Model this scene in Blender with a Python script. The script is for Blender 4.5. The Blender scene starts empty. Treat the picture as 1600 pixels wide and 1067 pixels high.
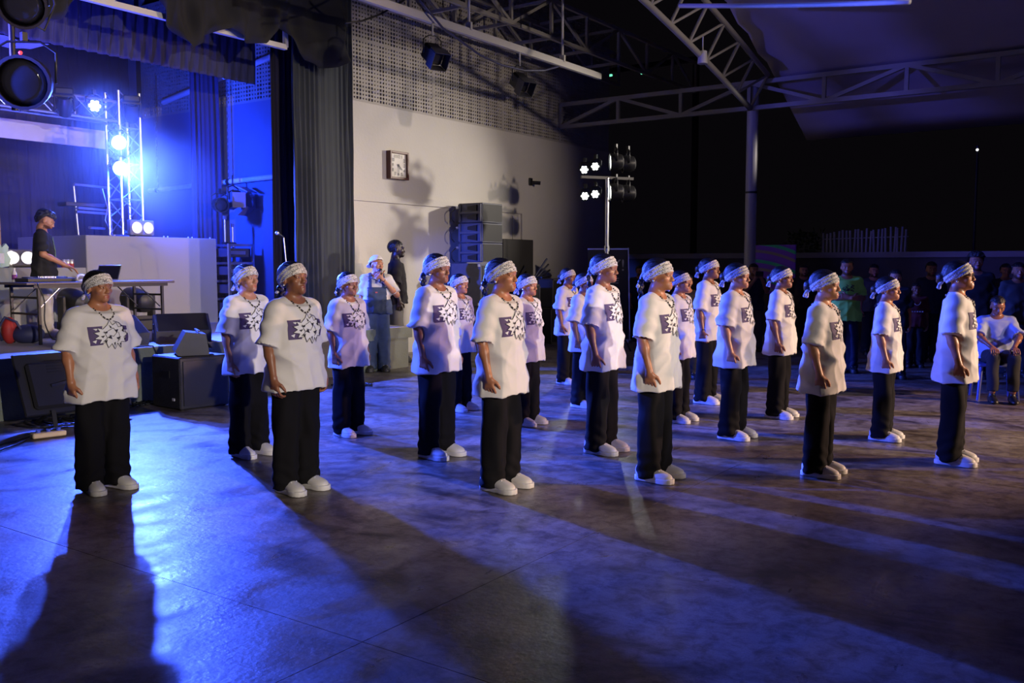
import bpy, math, random
import numpy as np
from mathutils import Vector, Matrix, Euler
from mathutils.bvhtree import BVHTree
from mathutils.geometry import tessellate_polygon

random.seed(7)
R = math.radians
scene = bpy.context.scene
col = scene.collection

# ------------------------------------------------------------------ camera
CAM_H, FPX, PITCH, AZ = 1.62, 1442.0, R(4.68), R(35.0)
cam_d = bpy.data.cameras.new('camera')
cam_d.sensor_width = 36.0
cam_d.lens = 36.0 * FPX / 1600.0
cam_d.clip_end = 300
cam = bpy.data.objects.new('camera', cam_d)
cam.location = (0, 0, CAM_H)
cam.rotation_euler = (R(90) - PITCH, 0, AZ - R(90))
col.objects.link(cam)
scene.camera = cam

# ------------------------------------------------------------------ view, world
vs = scene.view_settings
vs.view_transform = 'Standard'
vs.look = 'None'
vs.gamma = 1.0
vs.use_curve_mapping = False
vs.exposure = 0.0
world = bpy.data.worlds.new('night')
scene.world = world
world.use_nodes = True
world.node_tree.nodes['Background'].inputs[0].default_value = (0.35, 0.28, 0.4, 1)
world.node_tree.nodes['Background'].inputs[1].default_value = 0.006

# ------------------------------------------------------------------ pixel rays
_Rm = cam.rotation_euler.to_matrix()
def ray(px, py):
    return (_Rm @ Vector(((px - 800.0) / FPX, -(py - 533.5) / FPX, -1.0)))
def on_z(px, py, z=0.0):
    d = ray(px, py); t = (z - CAM_H) / d.z
    return Vector((d.x * t, d.y * t, z))
def on_y(px, py, Y):
    d = ray(px, py); t = Y / d.y
    return Vector((d.x * t, Y, CAM_H + d.z * t))
def on_x(px, py, X):
    d = ray(px, py); t = X / d.x
    return Vector((X, d.y * t, CAM_H + d.z * t))
def at_dist(px, py, p):
    """point on the pixel ray at the same horizontal distance as p"""
    d = ray(px, py); t = math.hypot(p.x, p.y) / math.hypot(d.x, d.y)
    return Vector((d.x * t, d.y * t, CAM_H + d.z * t))

# ------------------------------------------------------------------ the big stage lights
def spot(name, loc, target, power, color, angle=60, blend=0.4, radius=0.08):
    d = bpy.data.lights.new(name, 'SPOT')
    d.energy = power
    d.color = color
    d.spot_size = R(angle)
    d.spot_blend = blend
    d.shadow_soft_size = radius
    o = bpy.data.objects.new(name, d)
    o.location = loc
    o.rotation_euler = (Vector(target) - Vector(loc)).to_track_quat('-Z', 'Y').to_euler()
    col.objects.link(o)
    return o

def point(name, loc, power, color, radius=0.1):
    d = bpy.data.lights.new(name, 'POINT')
    d.energy = power
    d.color = color
    d.shadow_soft_size = radius
    o = bpy.data.objects.new(name, d)
    o.location = loc
    col.objects.link(o)
    return o

BLUE = (0.045, 0.10, 1.0)
WARM = (1.0, 0.83, 0.68)
# blue beams from the lamps on the stage tower, over the floor
LAMP_A, LAMP_B, LAMP_C = on_y(184, 222, 13.18), on_y(186, 262, 13.18), on_y(147, 165, 13.25)
spot('blue_beam', LAMP_A, (3.4, 2.5, 0.3), 5200, BLUE, 80, 0.6, 0.07)
spot('blue_beam', LAMP_B, (9.5, 3.5, 0.9), 9000, BLUE, 78, 0.5, 0.07)
spot('blue_beam', LAMP_C, (3.0, 1.0, 0.0), 1800, BLUE, 60, 0.5, 0.07)
# more blue lamps hung over the stage front, left of the picture; the narrow last one is added
spot('blue_beam', (2.4, 9.9, 3.7), (9.6, 3.2, 1.0), 6500, BLUE, 52, 0.6, 0.07)
spot('blue_beam', (2.4, 10.0, 3.9), (18.5, 2.0, 5.0), 3600, (0.10, 0.10, 1.0), 36, 0.7, 0.07)
spot('blue_beam', (2.6, 9.7, 3.4), (14.35, 11.0, 1.7), 9000, BLUE, 8.5, 0.6, 0.07)  # added narrow beam, only to turn the speaker stack blue
# blue wash on the stage wall, valance and backdrop
spot('blue_wash', (8.3, 13.0, 3.0), (10.8, 14.8, 2.9), 1500, (0.01, 0.05, 1.0), 140, 0.9, 0.1)
spot('blue_wash', (5.6, 12.9, 3.9), (6.2, 16.3, 2.8), 500, (0.04, 0.05, 1.0), 130, 0.9, 0.1)
spot('blue_wash', (6.5, 11.6, 2.6), (7.0, 12.4, 5.2), 700, (0.06, 0.07, 1.0), 120, 0.9, 0.1)
# warm front light from the far end of the hall and from stands on the audience side
spot('front_light', (0.0, -13.0, 4.4), (7.2, 11.0, 1.9), 9000, (1.0, 0.87, 0.76), 21, 0.5, 0.10)
spot('front_light', (12.0, -8.0, 3.2), (9.0, 6.5, 1.6), 3600, WARM, 40, 0.7, 0.10)
spot('front_light', (13.5, -6.0, 3.1), (9.0, 4.0, 0.9), 3700, (1.0, 0.58, 0.34), 48, 0.6, 0.10)
spot('side_light', (19.5, 4.3, 4.35), (12.6, 11.5, 2.5), 2900, (1.0, 0.89, 0.78), 44, 1.0, 0.12)
spot('wall_wash', (13.0, -8.0, 6.0), (14.6, 11.5, 3.3), 3600, (1.0, 0.82, 0.68), 27, 0.9, 0.25)  # added wash to brighten the right part of the wall, no known lamp

# ------------------------------------------------------------------ materials
MATS = {}
def mat(name, color, rough=0.6, metal=0.0, var=0.12, scale=8.0, bump=0.0, bscale=40.0, spec=0.5, sheen=0.0, emit=None, estr=0.0):
    if name in MATS:
        return MATS[name]
    m = bpy.data.materials.new(name)
    m.use_nodes = True
    nt = m.node_tree; N = nt.nodes; L = nt.links
    b = N['Principled BSDF']
    b.inputs['Roughness'].default_value = rough
    b.inputs['Metallic'].default_value = metal
    b.inputs['Specular IOR Level'].default_value = spec
    if sheen:
        b.inputs['Sheen Weight'].default_value = sheen
    tc = N.new('ShaderNodeTexCoord')
    if var > 0:
        nz = N.new('ShaderNodeTexNoise'); nz.inputs['Scale'].default_value = scale
        nz.inputs['Detail'].default_value = 5
        L.new(tc.outputs['Object'], nz.inputs['Vector'])
        mx = N.new('ShaderNodeMix'); mx.data_type = 'RGBA'
        mx.inputs['A'].default_value = tuple(c * (1 - var) for c in color) + (1,)
        mx.inputs['B'].default_value = tuple(min(1, c * (1 + var)) for c in color) + (1,)
        L.new(nz.outputs['Fac'], mx.inputs['Factor'])
        L.new(mx.outputs['Result'], b.inputs['Base Color'])
    else:
        b.inputs['Base Color'].default_value = tuple(color) + (1,)
    if bump > 0:
        n2 = N.new('ShaderNodeTexNoise'); n2.inputs['Scale'].default_value = bscale
        n2.inputs['Detail'].default_value = 4
        L.new(tc.outputs['Object'], n2.inputs['Vector'])
        bp = N.new('ShaderNodeBump'); bp.inputs['Strength'].default_value = bump
        bp.inputs['Distance'].default_value = 0.02
        L.new(n2.outputs['Fac'], bp.inputs['Height'])
        L.new(bp.outputs['Normal'], b.inputs['Normal'])
    if emit:
        b.inputs['Emission Color'].default_value = tuple(emit) + (1,)
        b.inputs['Emission Strength'].default_value = estr
    MATS[name] = m
    return m

def vcol_mat(name, color, rough=0.42, spec=0.5, sss=0.0):
    """skin: base colour times the mesh colour attribute (lips, brows, eyes)"""
    if name in MATS:
        return MATS[name]
    m = bpy.data.materials.new(name); m.use_nodes = True
    nt = m.node_tree; N = nt.nodes; L = nt.links
    b = N['Principled BSDF']; b.inputs['Roughness'].default_value = rough
    b.inputs['Specular IOR Level'].default_value = spec
    at = N.new('ShaderNodeAttribute'); at.attribute_name = 'Col'
    tc = N.new('ShaderNodeTexCoord')
    nz = N.new('ShaderNodeTexNoise'); nz.inputs['Scale'].default_value = 18
    L.new(tc.outputs['Object'], nz.inputs['Vector'])
    mx0 = N.new('ShaderNodeMix'); mx0.data_type = 'RGBA'
    mx0.inputs['A'].default_value = tuple(c * .85 for c in color) + (1,)
    mx0.inputs['B'].default_value = tuple(c * 1.15 for c in color) + (1,)
    L.new(nz.outputs['Fac'], mx0.inputs['Factor'])
    mx = N.new('ShaderNodeMix'); mx.data_type = 'RGBA'; mx.blend_type = 'MULTIPLY'
    mx.inputs['Factor'].default_value = 1
    L.new(mx0.outputs['Result'], mx.inputs['A']); L.new(at.outputs['Color'], mx.inputs['B'])
    L.new(mx.outputs['Result'], b.inputs['Base Color'])
    MATS[name] = m
    return m

# ------------------------------------------------------------------ mesh collecting
class MB:
    def __init__(s):
        s.v = []; s.f = []
    def add(s, V, F):
        o = len(s.v); s.v += [tuple(p) for p in V]; s.f += [tuple(i + o for i in q) for q in F]
        return s
    def box(s, c, d, rot=None, bev=0.0):
        x, y, z = d[0] / 2, d[1] / 2, d[2] / 2
        if bev > 0:
            b = min(bev, x * .9, y * .9, z * .9); V = []
            for sx in (-1, 1):
                for sy in (-1, 1):
                    for sz in (-1, 1):
                        V += [(sx * x, sy * (y - b), sz * (z - b)), (sx * (x - b), sy * y, sz * (z - b)), (sx * (x - b), sy * (y - b), sz * z)]
            idx = lambda sx, sy, sz, k: ((sx > 0) * 4 + (sy > 0) * 2 + (sz > 0)) * 3 + k
            F = []
            for q in (-1, 1):
                ring = [(-1, -1), (1, -1), (1, 1), (-1, 1)]
                if q < 0: ring = ring[::-1]
                F.append([idx(a, b_, q, 2) for a, b_ in ring])
                F.append([idx(q, a, b_, 0) for a, b_ in ring])
                F.append([idx(b_, q, a, 1) for a, b_ in ring])
            for a in (-1, 1):
                for b_ in (-1, 1):
                    F.append([idx(-1, a, b_, 1), idx(1, a, b_, 1), idx(1, a, b_, 2), idx(-1, a, b_, 2)])
                    F.append([idx(a, -1, b_, 0), idx(a, 1, b_, 0), idx(a, 1, b_, 2), idx(a, -1, b_, 2)])
                    F.append([idx(a, b_, -1, 0), idx(a, b_, 1, 0), idx(a, b_, 1, 1), idx(a, b_, -1, 1)])
                    for c_ in (-1, 1):
                        F.append([idx(a, b_, c_, 0), idx(a, b_, c_, 1), idx(a, b_, c_, 2)])
        else:
            V = [(sx * x, sy * y, sz * z) for sx in (-1, 1) for sy in (-1, 1) for sz in (-1, 1)]
            F = [(0, 1, 3, 2), (4, 6, 7, 5), (0, 4, 5, 1), (2, 3, 7, 6), (0, 2, 6, 4), (1, 5, 7, 3)]
        M = Euler(rot).to_matrix() if rot is not None and not isinstance(rot, Matrix) else rot
        c = Vector(c)
        s.add([(M @ Vector(p) if M is not None else Vector(p)) + c for p in V], F)
        return s
    def cyl(s, a, b, r, r2=None, n=10, caps=True):
        a = Vector(a); b = Vector(b); r2 = r if r2 is None else r2
        d = (b - a)
        if d.length < 1e-6: return s
        q = d.to_track_quat('Z', 'Y'); V = []
        for p, rr in ((a, r), (b, r2)):
            for k in range(n):
                t = 2 * math.pi * k / n
                V.append(p + q @ Vector((rr * math.cos(t), rr * math.sin(t), 0)))
        F = [(k, (k + 1) % n, n + (k + 1) % n, n + k) for k in range(n)]
        if caps:
            F.append(tuple(range(n - 1, -1, -1))); F.append(tuple(range(n, 2 * n)))
        return s.add(V, F)
    def bar(s, a, b, w, h=None):
        """rectangular bar from a to b"""
        a = Vector(a); b = Vector(b); h = w if h is None else h
        d = b - a; M = d.to_track_quat('X', 'Z').to_matrix()
        return s.box((a + b) / 2, (d.length, w, h), M)
    def tube(s, pts, r, n=6):
        pts = [Vector(p) for p in pts]; V = []; F = []
        up = Vector((0, 0, 1)); prev = None
        for i, p in enumerate(pts):
            t = (pts[min(i + 1, len(pts) - 1)] - pts[max(i - 1, 0)])
            if t.length < 1e-9: t = Vector((1, 0, 0))
            t.normalize()
            if prev is None:
                u = t.cross(up if abs(t.z) < .9 else Vector((1, 0, 0))).normalized()
            else:
                u = (prev - t * prev.dot(t))
                u = u.normalized() if u.length > 1e-6 else t.orthogonal().normalized()
            prev = u; w = t.cross(u)
            for k in range(n):
                a = 2 * math.pi * k / n
                V.append(p + r * (math.cos(a) * u + math.sin(a) * w))
        for i in range(len(pts) - 1):
            for k in range(n):
                F.append((i * n + k, i * n + (k + 1) % n, (i + 1) * n + (k + 1) % n, (i + 1) * n + k))
        F.append(tuple(range(n - 1, -1, -1))); F.append(tuple(range((len(pts) - 1) * n, len(pts) * n)))
        return s.add(V, F)
    def lathe(s, prof, n=20, M=None, c=(0, 0, 0)):
        """profile of (r, z) turned about local z"""
        V = []; F = []; c = Vector(c)
        for r, z in prof:
            for k in range(n):
                a = 2 * math.pi * k / n
                p = Vector((r * math.cos(a), r * math.sin(a), z))
                V.append((M @ p if M is not None else p) + c)
        for i in range(len(prof) - 1):
            for k in range(n):
                F.append((i * n + k, i * n + (k + 1) % n, (i + 1) * n + (k + 1) % n, (i + 1) * n + k))
        if prof[0][0] > 1e-5: F.append(tuple(range(n - 1, -1, -1)))
        if prof[-1][0] > 1e-5: F.append(tuple(range((len(prof) - 1) * n, len(prof) * n)))
        return s.add(V, F)
    def sph(s, c, r, n=8, m=6):
        r = (r, r, r) if not hasattr(r, '__len__') else r
        V = []; F = []
        for i in range(m + 1):
            th = math.pi * i / m
            for k in range(n):
                a = 2 * math.pi * k / n
                V.append((c[0] + r[0] * math.sin(th) * math.cos(a), c[1] + r[1] * math.sin(th) * math.sin(a), c[2] + r[2] * math.cos(th)))
        for i in range(m):
            for k in range(n):
                F.append((i * n + k, (i + 1) * n + k, (i + 1) * n + (k + 1) % n, i * n + (k + 1) % n))
        return s.add(V, F)
    def prism(s, poly, d0, d1, axis='y'):
        """extrude a 2D outline (a,b) along an axis"""
        n = len(poly); V = []
        for d in (d0, d1):
            for a, b in poly:
                V.append({'y': (a, d, b), 'x': (d, a, b), 'z': (a, b, d)}[axis])
        F = [tuple(range(n)), tuple(range(2 * n - 1, n - 1, -1))] + [(k, n + k, n + (k + 1) % n, (k + 1) % n) for k in range(n)]
        return s.add(V, F)
    def grid(s, fn, nu, nv):
        V = [fn(i / nu, j / nv) for i in range(nu + 1) for j in range(nv + 1)]
        F = [(i * (nv + 1) + j, (i + 1) * (nv + 1) + j, (i + 1) * (nv + 1) + j + 1, i * (nv + 1) + j + 1) for i in range(nu) for j in range(nv)]
        return s.add(V, F)
    def mesh(s, name, smooth=False):
        me = bpy.data.meshes.new(name)
        me.from_pydata(s.v, [], s.f)
        if smooth: me.shade_smooth()
        me.validate(); me.update()
        return me
    def build(s, name, m, parent=None, smooth=False, fixn=True):
        me = s.mesh(name, False)
        if fixn:
            import bmesh
            bm = bmesh.new(); bm.from_mesh(me); bmesh.ops.recalc_face_normals(bm, faces=bm.faces[:]); bm.to_mesh(me); bm.free()
        if smooth:
            me.shade_smooth()
            if smooth == 'auto':
                me.set_sharp_from_angle(angle=R(38))
        return link(name, me, m, parent)

def link(name, me, m=None, parent=None):
    o = bpy.data.objects.new(name, me)
    col.objects.link(o)
    if m is not None and len(me.materials) == 0:
        for q in (m if isinstance(m, (list, tuple)) else [m]):
            me.materials.append(q)
    if parent is not None: o.parent = parent
    return o
def thing(name, label, cat, loc=(0, 0, 0), rz=0.0, group=None):
    o = bpy.data.objects.new(name, None); o.empty_display_size = .1
    col.objects.link(o); o.location = loc; o.rotation_euler = (0, 0, rz)
    return tag(o, label, cat, group)
def tag(o, label, cat, group=None):
    o['label'] = label; o['category'] = cat
    if group: o['group'] = group
    return o
def struct(o):
    o['kind'] = 'structure'; return o
def copy_tree(o, parent=None, label=None):
    c = o.copy(); col.objects.link(c); c.parent = parent
    if label: c['label'] = label
    for ch in o.children: copy_tree(ch, c)
    return c

# common materials
M_BLACK = mat('black_plastic', (0.012, 0.012, 0.013), 0.45)
M_BMETAL = mat('black_metal', (0.02, 0.02, 0.022), 0.4, 0.3)
M_ALU = mat('aluminium', (0.62, 0.63, 0.66), 0.32, 0.9, 0.08)
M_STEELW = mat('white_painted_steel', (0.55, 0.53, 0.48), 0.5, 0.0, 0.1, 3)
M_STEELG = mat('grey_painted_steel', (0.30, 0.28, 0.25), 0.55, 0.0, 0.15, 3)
M_WHITE = mat('white_plastic', (0.75, 0.75, 0.75), 0.4)
M_CABLE = mat('cable_rubber', (0.012, 0.012, 0.012), 0.5)
M_GLASS = mat('dark_lens', (0.02, 0.02, 0.03), 0.08)
M_LIT = mat('lit_lens', (1, 1, 1), 0.4, var=0, emit=(0.50, 0.68, 1.0), estr=12)
M_LITW = mat('lit_white_lens', (1, 1, 1), 0.4, var=0, emit=(0.95, 1.0, 0.92), estr=4)
# =================================================================== THE PLACE
WY, SY, SZ, SX1, SIDE_X, BACK_Y = 11.5, 9.8, 0.65, 11.2, 10.8, 16.3

def floor_mat():
    m = bpy.data.materials.new('polished_concrete'); m.use_nodes = True
    nt = m.node_tree; N = nt.nodes; L = nt.links; b = N['Principled BSDF']
    tc = N.new('ShaderNodeNewGeometry')
    def noise(sc, det, stretch=(1, 1, 1), rot=0, dist=0.0, rough=.55):
        mp = N.new('ShaderNodeMapping'); mp.inputs['Scale'].default_value = stretch
        mp.inputs['Rotation'].default_value = (0, 0, rot)
        L.new(tc.outputs['Position'], mp.inputs['Vector'])
        n = N.new('ShaderNodeTexNoise'); n.inputs['Scale'].default_value = sc
        n.inputs['Detail'].default_value = det; n.inputs['Distortion'].default_value = dist
        n.inputs['Roughness'].default_value = rough
        L.new(mp.outputs['Vector'], n.inputs['Vector']); return n
    def ramp(n, stops):
        r = N.new('ShaderNodeValToRGB'); e = r.color_ramp.elements
        e[0].position, e[0].color = stops[0][0], stops[0][1] + (1,)
        e[1].position, e[1].color = stops[-1][0], stops[-1][1] + (1,)
        for p, c in stops[1:-1]:
            q = e.new(p); q.color = c + (1,)
        L.new(n.outputs['Fac'], r.inputs['Fac']); return r
    def mult(a, c):
        x = N.new('ShaderNodeMix'); x.data_type = 'RGBA'; x.blend_type = 'MULTIPLY'
        x.inputs['Factor'].default_value = 1
        L.new(a, x.inputs['A']); L.new(c, x.inputs['B']); return x.outputs['Result']
    big = ramp(noise(.55, 6, (1, 1.6, 1), .4, .6), [(.30, (.22, .185, .15)), (.5, (.33, .30, .27)), (.72, (.44, .41, .385))])
    stain = ramp(noise(1.5, 8, (1.6, .7, 1), .2, 1.0, .62), [(.34, (.22, .19, .17)), (.46, (.74, .71, .68)), (.6, (1, 1, 1))])
    fine = ramp(noise(9, 8, (1, 1, 1), 0, .4, .7), [(.36, (.42, .40, .38)), (.56, (1, 1, 1))])
    grain = ramp(noise(120, 3), [(.35, (.82, .82, .82)), (.6, (1, 1, 1))])
    c = mult(mult(mult(big.outputs['Color'], stain.outputs['Color']), fine.outputs['Color']), grain.outputs['Color'])
    L.new(c, b.inputs['Base Color'])
    rn = noise(2.2, 6, (1, 1.5, 1), .3, .5)
    mr = N.new('ShaderNodeMapRange'); mr.inputs['From Min'].default_value = .3; mr.inputs['From Max'].default_value = .7
    mr.inputs['To Min'].default_value = .25; mr.inputs['To Max'].default_value = .52
    L.new(rn.outputs['Fac'], mr.inputs['Value']); L.new(mr.outputs['Result'], b.inputs['Roughness'])
    bp = N.new('ShaderNodeBump'); bp.inputs['Strength'].default_value = .25; bp.inputs['Distance'].default_value = .01
    bn = noise(28, 8); L.new(bn.outputs['Fac'], bp.inputs['Height']); L.new(bp.outputs['Normal'], b.inputs['Normal'])
    b.inputs['Specular IOR Level'].default_value = .5
    return m
M_FLOOR = floor_mat()
# slabs of the concrete floor, thin saw-cut joints between them
fl = struct(MB().box((6, -1.5, -.16), (38, 28, .3)).build('floor', mat('joint_concrete', (.13, .12, .11), .8)))
slab_me = MB().box((0, 0, -.02), (4.796, 4.796, .04)).mesh('slab')
slab_me.materials.append(M_FLOOR)
for ix in range(7):
    for iy in range(6):
        s = link('slab', slab_me, None, fl); s.location = (-9.2 + ix * 4.8, 9.95 - iy * 4.8 + .0, 0)
        s.scale = (1, 1, 1)
# ---- stage block
M_STG = mat('green_grey_plaster', (.17, .20, .165), .75, 0, .2, 3, .3, 30)
M_STT = mat('stage_top_cement', (.42, .41, .40), .6, 0, .15, 2, .15, 40)
M_WALL = mat('cream_wall_plaster', (.56, .53, .48), .85, 0, .07, 1.2, .15, 18)
M_STW = mat('stage_wall_paint', (.20, .22, .30), .8, 0, .1, 2)
stage = thing('stage', 'long raised stage with a green grey front and cement top', 'stage', (0, 0, 0))
stage['kind'] = 'structure'
MB().box((3.6, (SY + .06 + BACK_Y) / 2, (SZ - .17) / 2), (SX1 * 2 - 7.2 - .06, BACK_Y - SY - .06, SZ - .17)).build('stage_front', M_STG, stage)
MB().box((3.6, (SY + WY) / 2 - .0, SZ - .086), (SX1 * 2 - 7.2, WY - SY, .17)).build('stage_lip', M_STG, stage)
MB().box((3.6, (SY + BACK_Y) / 2, SZ - .0005 + .004), (SX1 * 2 - 7.2 - .02, BACK_Y - SY - .02, .01)).build('stage_top', M_STT, stage)

# ---- clock wall with perforated screen above
W0, W1 = 11.0, 20.8
wall = struct(MB().box(((W0 + W1) / 2, WY + .15, 2.23), (W1 - W0, .3, 4.46)).build('wall_back', M_WALL))
trim1 = struct(MB().box(((11.2 + 16.75) / 2, WY - .02, 2.82), (16.75 - 11.2, .04, .13)).box((16.82, WY - .02, 1.44), (.14, .04, 2.88)).box((16.45, WY - .012, 1.35), (.05, .024, 2.7)).build('trim_1', M_WALL))
M_DARKC = mat('cavity_shade', (.012, .011, .010), .9)  # near-black colour stands in for shade behind the screen holes
M_PERF = mat('perforated_screen_plaster', (.40, .37, .33), .85, 0, .12, 2)

def perf_mesh(w, h, nx, nz, seed):
    rnd = random.Random(seed); cx, cz = w / nx, h / nz; V = []; F = []
    D = .05
    colsz = [.20 + .09 * ((i // 2) % 2) + rnd.uniform(-.015, .015) for i in range(nx)]
    for i in range(nx):
        for j in range(nz):
            x0, z0 = i * cx, j * cz
            hs = colsz[i] * (1.0 if (j // 4) % 2 == 0 else .82)
            hx, hz = hs * cx * 1.05, hs * cz * 1.1
            mx, mz = x0 + cx / 2, z0 + cz / 2
            o = len(V)
            V += [(x0, 0, z0), (x0 + cx, 0, z0), (x0 + cx, 0, z0 + cz), (x0, 0, z0 + cz),
                  (mx - hx, 0, mz - hz), (mx + hx, 0, mz - hz), (mx + hx, 0, mz + hz), (mx - hx, 0, mz + hz),
                  (mx - hx, D, mz - hz), (mx + hx, D, mz - hz), (mx + hx, D, mz + hz), (mx - hx, D, mz + hz)]
            for k in range(4):
                k2 = (k + 1) % 4
                F += [(o + k, o + k2, o + 4 + k2, o + 4 + k), (o + 4 + k, o + 4 + k2, o + 8 + k2, o + 8 + k)]
    me = bpy.data.meshes.new('perforated_panel'); me.from_pydata(V, [], F); me.materials.append(M_PERF); me.update()
    return me
PM = [perf_mesh(2.2, 1.02, 30, 15, s) for s in (1, 2)]
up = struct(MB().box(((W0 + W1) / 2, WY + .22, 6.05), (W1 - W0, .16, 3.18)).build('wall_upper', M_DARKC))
rails = MB()
for k in range(4):
    rails.box(((W0 + W1) / 2, WY + .05, 4.475 + k * 1.05), (W1 - W0, .1, .03))
for k in range(5):
    rails.box((11.55 + k * 2.27, WY + .05, 6.05), (.07, .104, 3.18))
rails.box((11.27, WY + .05, 6.05), (.49, .1, 3.18))
rails.build('screen_frame', M_PERF, up)
for i in range(4):
    for j in range(3):
        p = link('perforated_panel', PM[(i + j) % 2], None, up); p.location = (11.585 + i * 2.27, WY + .002, 4.49 + j * 1.05)

# ---- stage side wall, also perforated above
sw = struct(MB().box((SIDE_X + .12, (WY + BACK_Y) / 2 + .15, 2.555), (.24, BACK_Y - WY + .3, 3.81)).build('wall_stage_side', M_STW))
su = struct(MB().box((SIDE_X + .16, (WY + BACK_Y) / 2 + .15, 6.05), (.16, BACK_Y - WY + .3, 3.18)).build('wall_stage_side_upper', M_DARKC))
rl = MB()
for k in range(4): rl.box((SIDE_X + .04, (WY + BACK_Y) / 2, 4.475 + k * 1.05), (.08, BACK_Y - WY, .03))
for k in range(3): rl.box((SIDE_X + .04, 11.75 + k * 2.27, 6.05), (.084, .07, 3.18))
rl.build('screen_frame', M_PERF, su)
for i in range(2):
    for j in range(2):
        p = link('perforated_panel', PM[(i + j) % 2], None, su); p.rotation_euler = (0, 0, R(-90)); p.location = (SIDE_X - .002, 13.985 + i * 2.27, 4.49 + j * 1.05)
struct(MB().box((3.6, BACK_Y + .4, 3.6), (15.2, .2, 7.2)).build('wall_stage_back', M_STW))
struct(MB().box((3.6, 14.0, 7.3), (15.2, 5.0, .15)).build('ceiling', mat('stage_roof_dark', (.03, .03, .035), .9)))

# ---- curtains
M_CURT = mat('dark_green_black_curtain', (.019, .025, .031), .8, 0, .25, 4, .1, 30, sheen=.1)
M_CURTP = mat('purple_black_curtain', (.018, .014, .026), .85, 0, .2, 4)
M_CURTB = mat('blue_black_curtain', (.030, .030, .075), .85, 0, .15, 3)
def curtain(name, label, p0, p1, z0, z1, pleats, amp, m, seed=0, flare=0.0, cat='curtain', nu=None):
    rnd = random.Random(seed); ph = [rnd.uniform(0, 6.28) for _ in range(6)]
    p0 = Vector((p0[0], p0[1], 0)); p1 = Vector((p1[0], p1[1], 0)); d = p1 - p0; n = Vector((d.y, -d.x, 0)).normalized()
    def fn(u, v):
        z = z0 + (z1 - z0) * v
        a = amp * (.55 + .45 * math.sin(3.1 * u * 2 + ph[0])) * (1 - .35 * v)
        w = math.sin(2 * math.pi * pleats * (u + .012 * math.sin(7 * u + ph[1]) + .01 * math.sin(2.2 * z + ph[2])) + ph[3])
        w2 = math.sin(2 * math.pi * pleats * 2.3 * u + ph[4] + .4 * z)
        q = p0 + d * (u + flare * (u - .5) * (1 - v)) + n * (a * w + .3 * a * w2)
        return (q.x, q.y, z)
    o = MB().grid(fn, nu or int(pleats * 10), 14).build(name, m, None, True, False)
    tag(o, label, cat)
    sm = o.modifiers.new('thickness', 'SOLIDIFY'); sm.thickness = .008
    return o
curtain('stage_curtain', 'dark pleated curtain hanging at the stage opening beside the cream wall', (9.95, 11.12), (11.33, 11.22), SZ + .03, 6.4, 11, .055, M_CURT, 1)
curtain('stage_curtain', 'narrow purple black curtain just behind the front stage curtain', (10.05, 11.72), (10.62, 11.68), SZ + .03, 6.4, 5, .05, M_CURTP, 2, .1)
curtain('wing_curtain', 'blue lit wing curtain hanging halfway along the stage side wall', (10.12, 13.86), (10.6, 13.74), SZ + .03, 5.6, 6, .05, M_CURTB, 3, .15)
curtain('backdrop_curtain', 'wide dark backdrop curtain across the back of the stage', (-2, BACK_Y - .08), (10.45, BACK_Y - .08), SZ + .03, 5.6, 60, .05, M_CURTB, 4)
curtain('valance_curtain', 'blue lit pleated valance hanging above the stage', (3.2, 12.45), (10.36, 12.45), 4.62, 5.35, 46, .035, M_CURTB, 5)
tag(MB().box((6.7, 12.47, 5.37), (7.3, .03, .03)).build('curtain_rail', M_STEELW), 'thin white rail carrying the pleated valance', 'rail')
tag(MB().grid(lambda u, v: (4.0 + 2.9 * u, 12.5 + .5 * v, 4.60 - .02 * math.sin(30 * u)), 30, 2).build('valance_lining', mat('grey_lining', (.3, .3, .34), .8)), 'grey lining strip showing under the pleated valance', 'lining')

# swag of dark cloth gathered over the white truss
sw_pts = [(40, 26), (72, 30), (95, 31), (112, 14), (125, -12), (238, -14), (256, 12), (268, 38), (285, 62), (300, 75), (314, 68), (326, 54), (342, 47), (362, 44), (380, 58), (394, 66), (412, 68), (424, 58), (434, 42), (446, 44), (456, 62), (474, 94), (498, 107), (535, 104), (546, 96)]
sw3 = [on_y(a, b, 10.86) for a, b in sw_pts]
def swag_fn(u, v):
    t = u * (len(sw3) - 1); i = min(int(t), len(sw3) - 2); f = t - i
    b = sw3[i].lerp(sw3[i + 1], f); top = 6.3
    z = b.z + (top - b.z) * v
    y = 10.86 - .05 * math.sin(26 * u * 3 + 5 * v) * (1 - .5 * v) - .07 * math.sin(19 * u * 2 - 9 * v) * (1 - v) + .05 * (v)
    return (b.x, y, z)
o = MB().grid(swag_fn, 120, 16).build('curtain_swag', mat('black_swag_cloth', (.010, .010, .013), .9, 0, .2, 4), None, True, False)
tag(o, 'dark cloth swag draped in loose scallops over the white truss', 'swag')
o.modifiers.new('thickness', 'SOLIDIFY').thickness = .01

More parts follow.
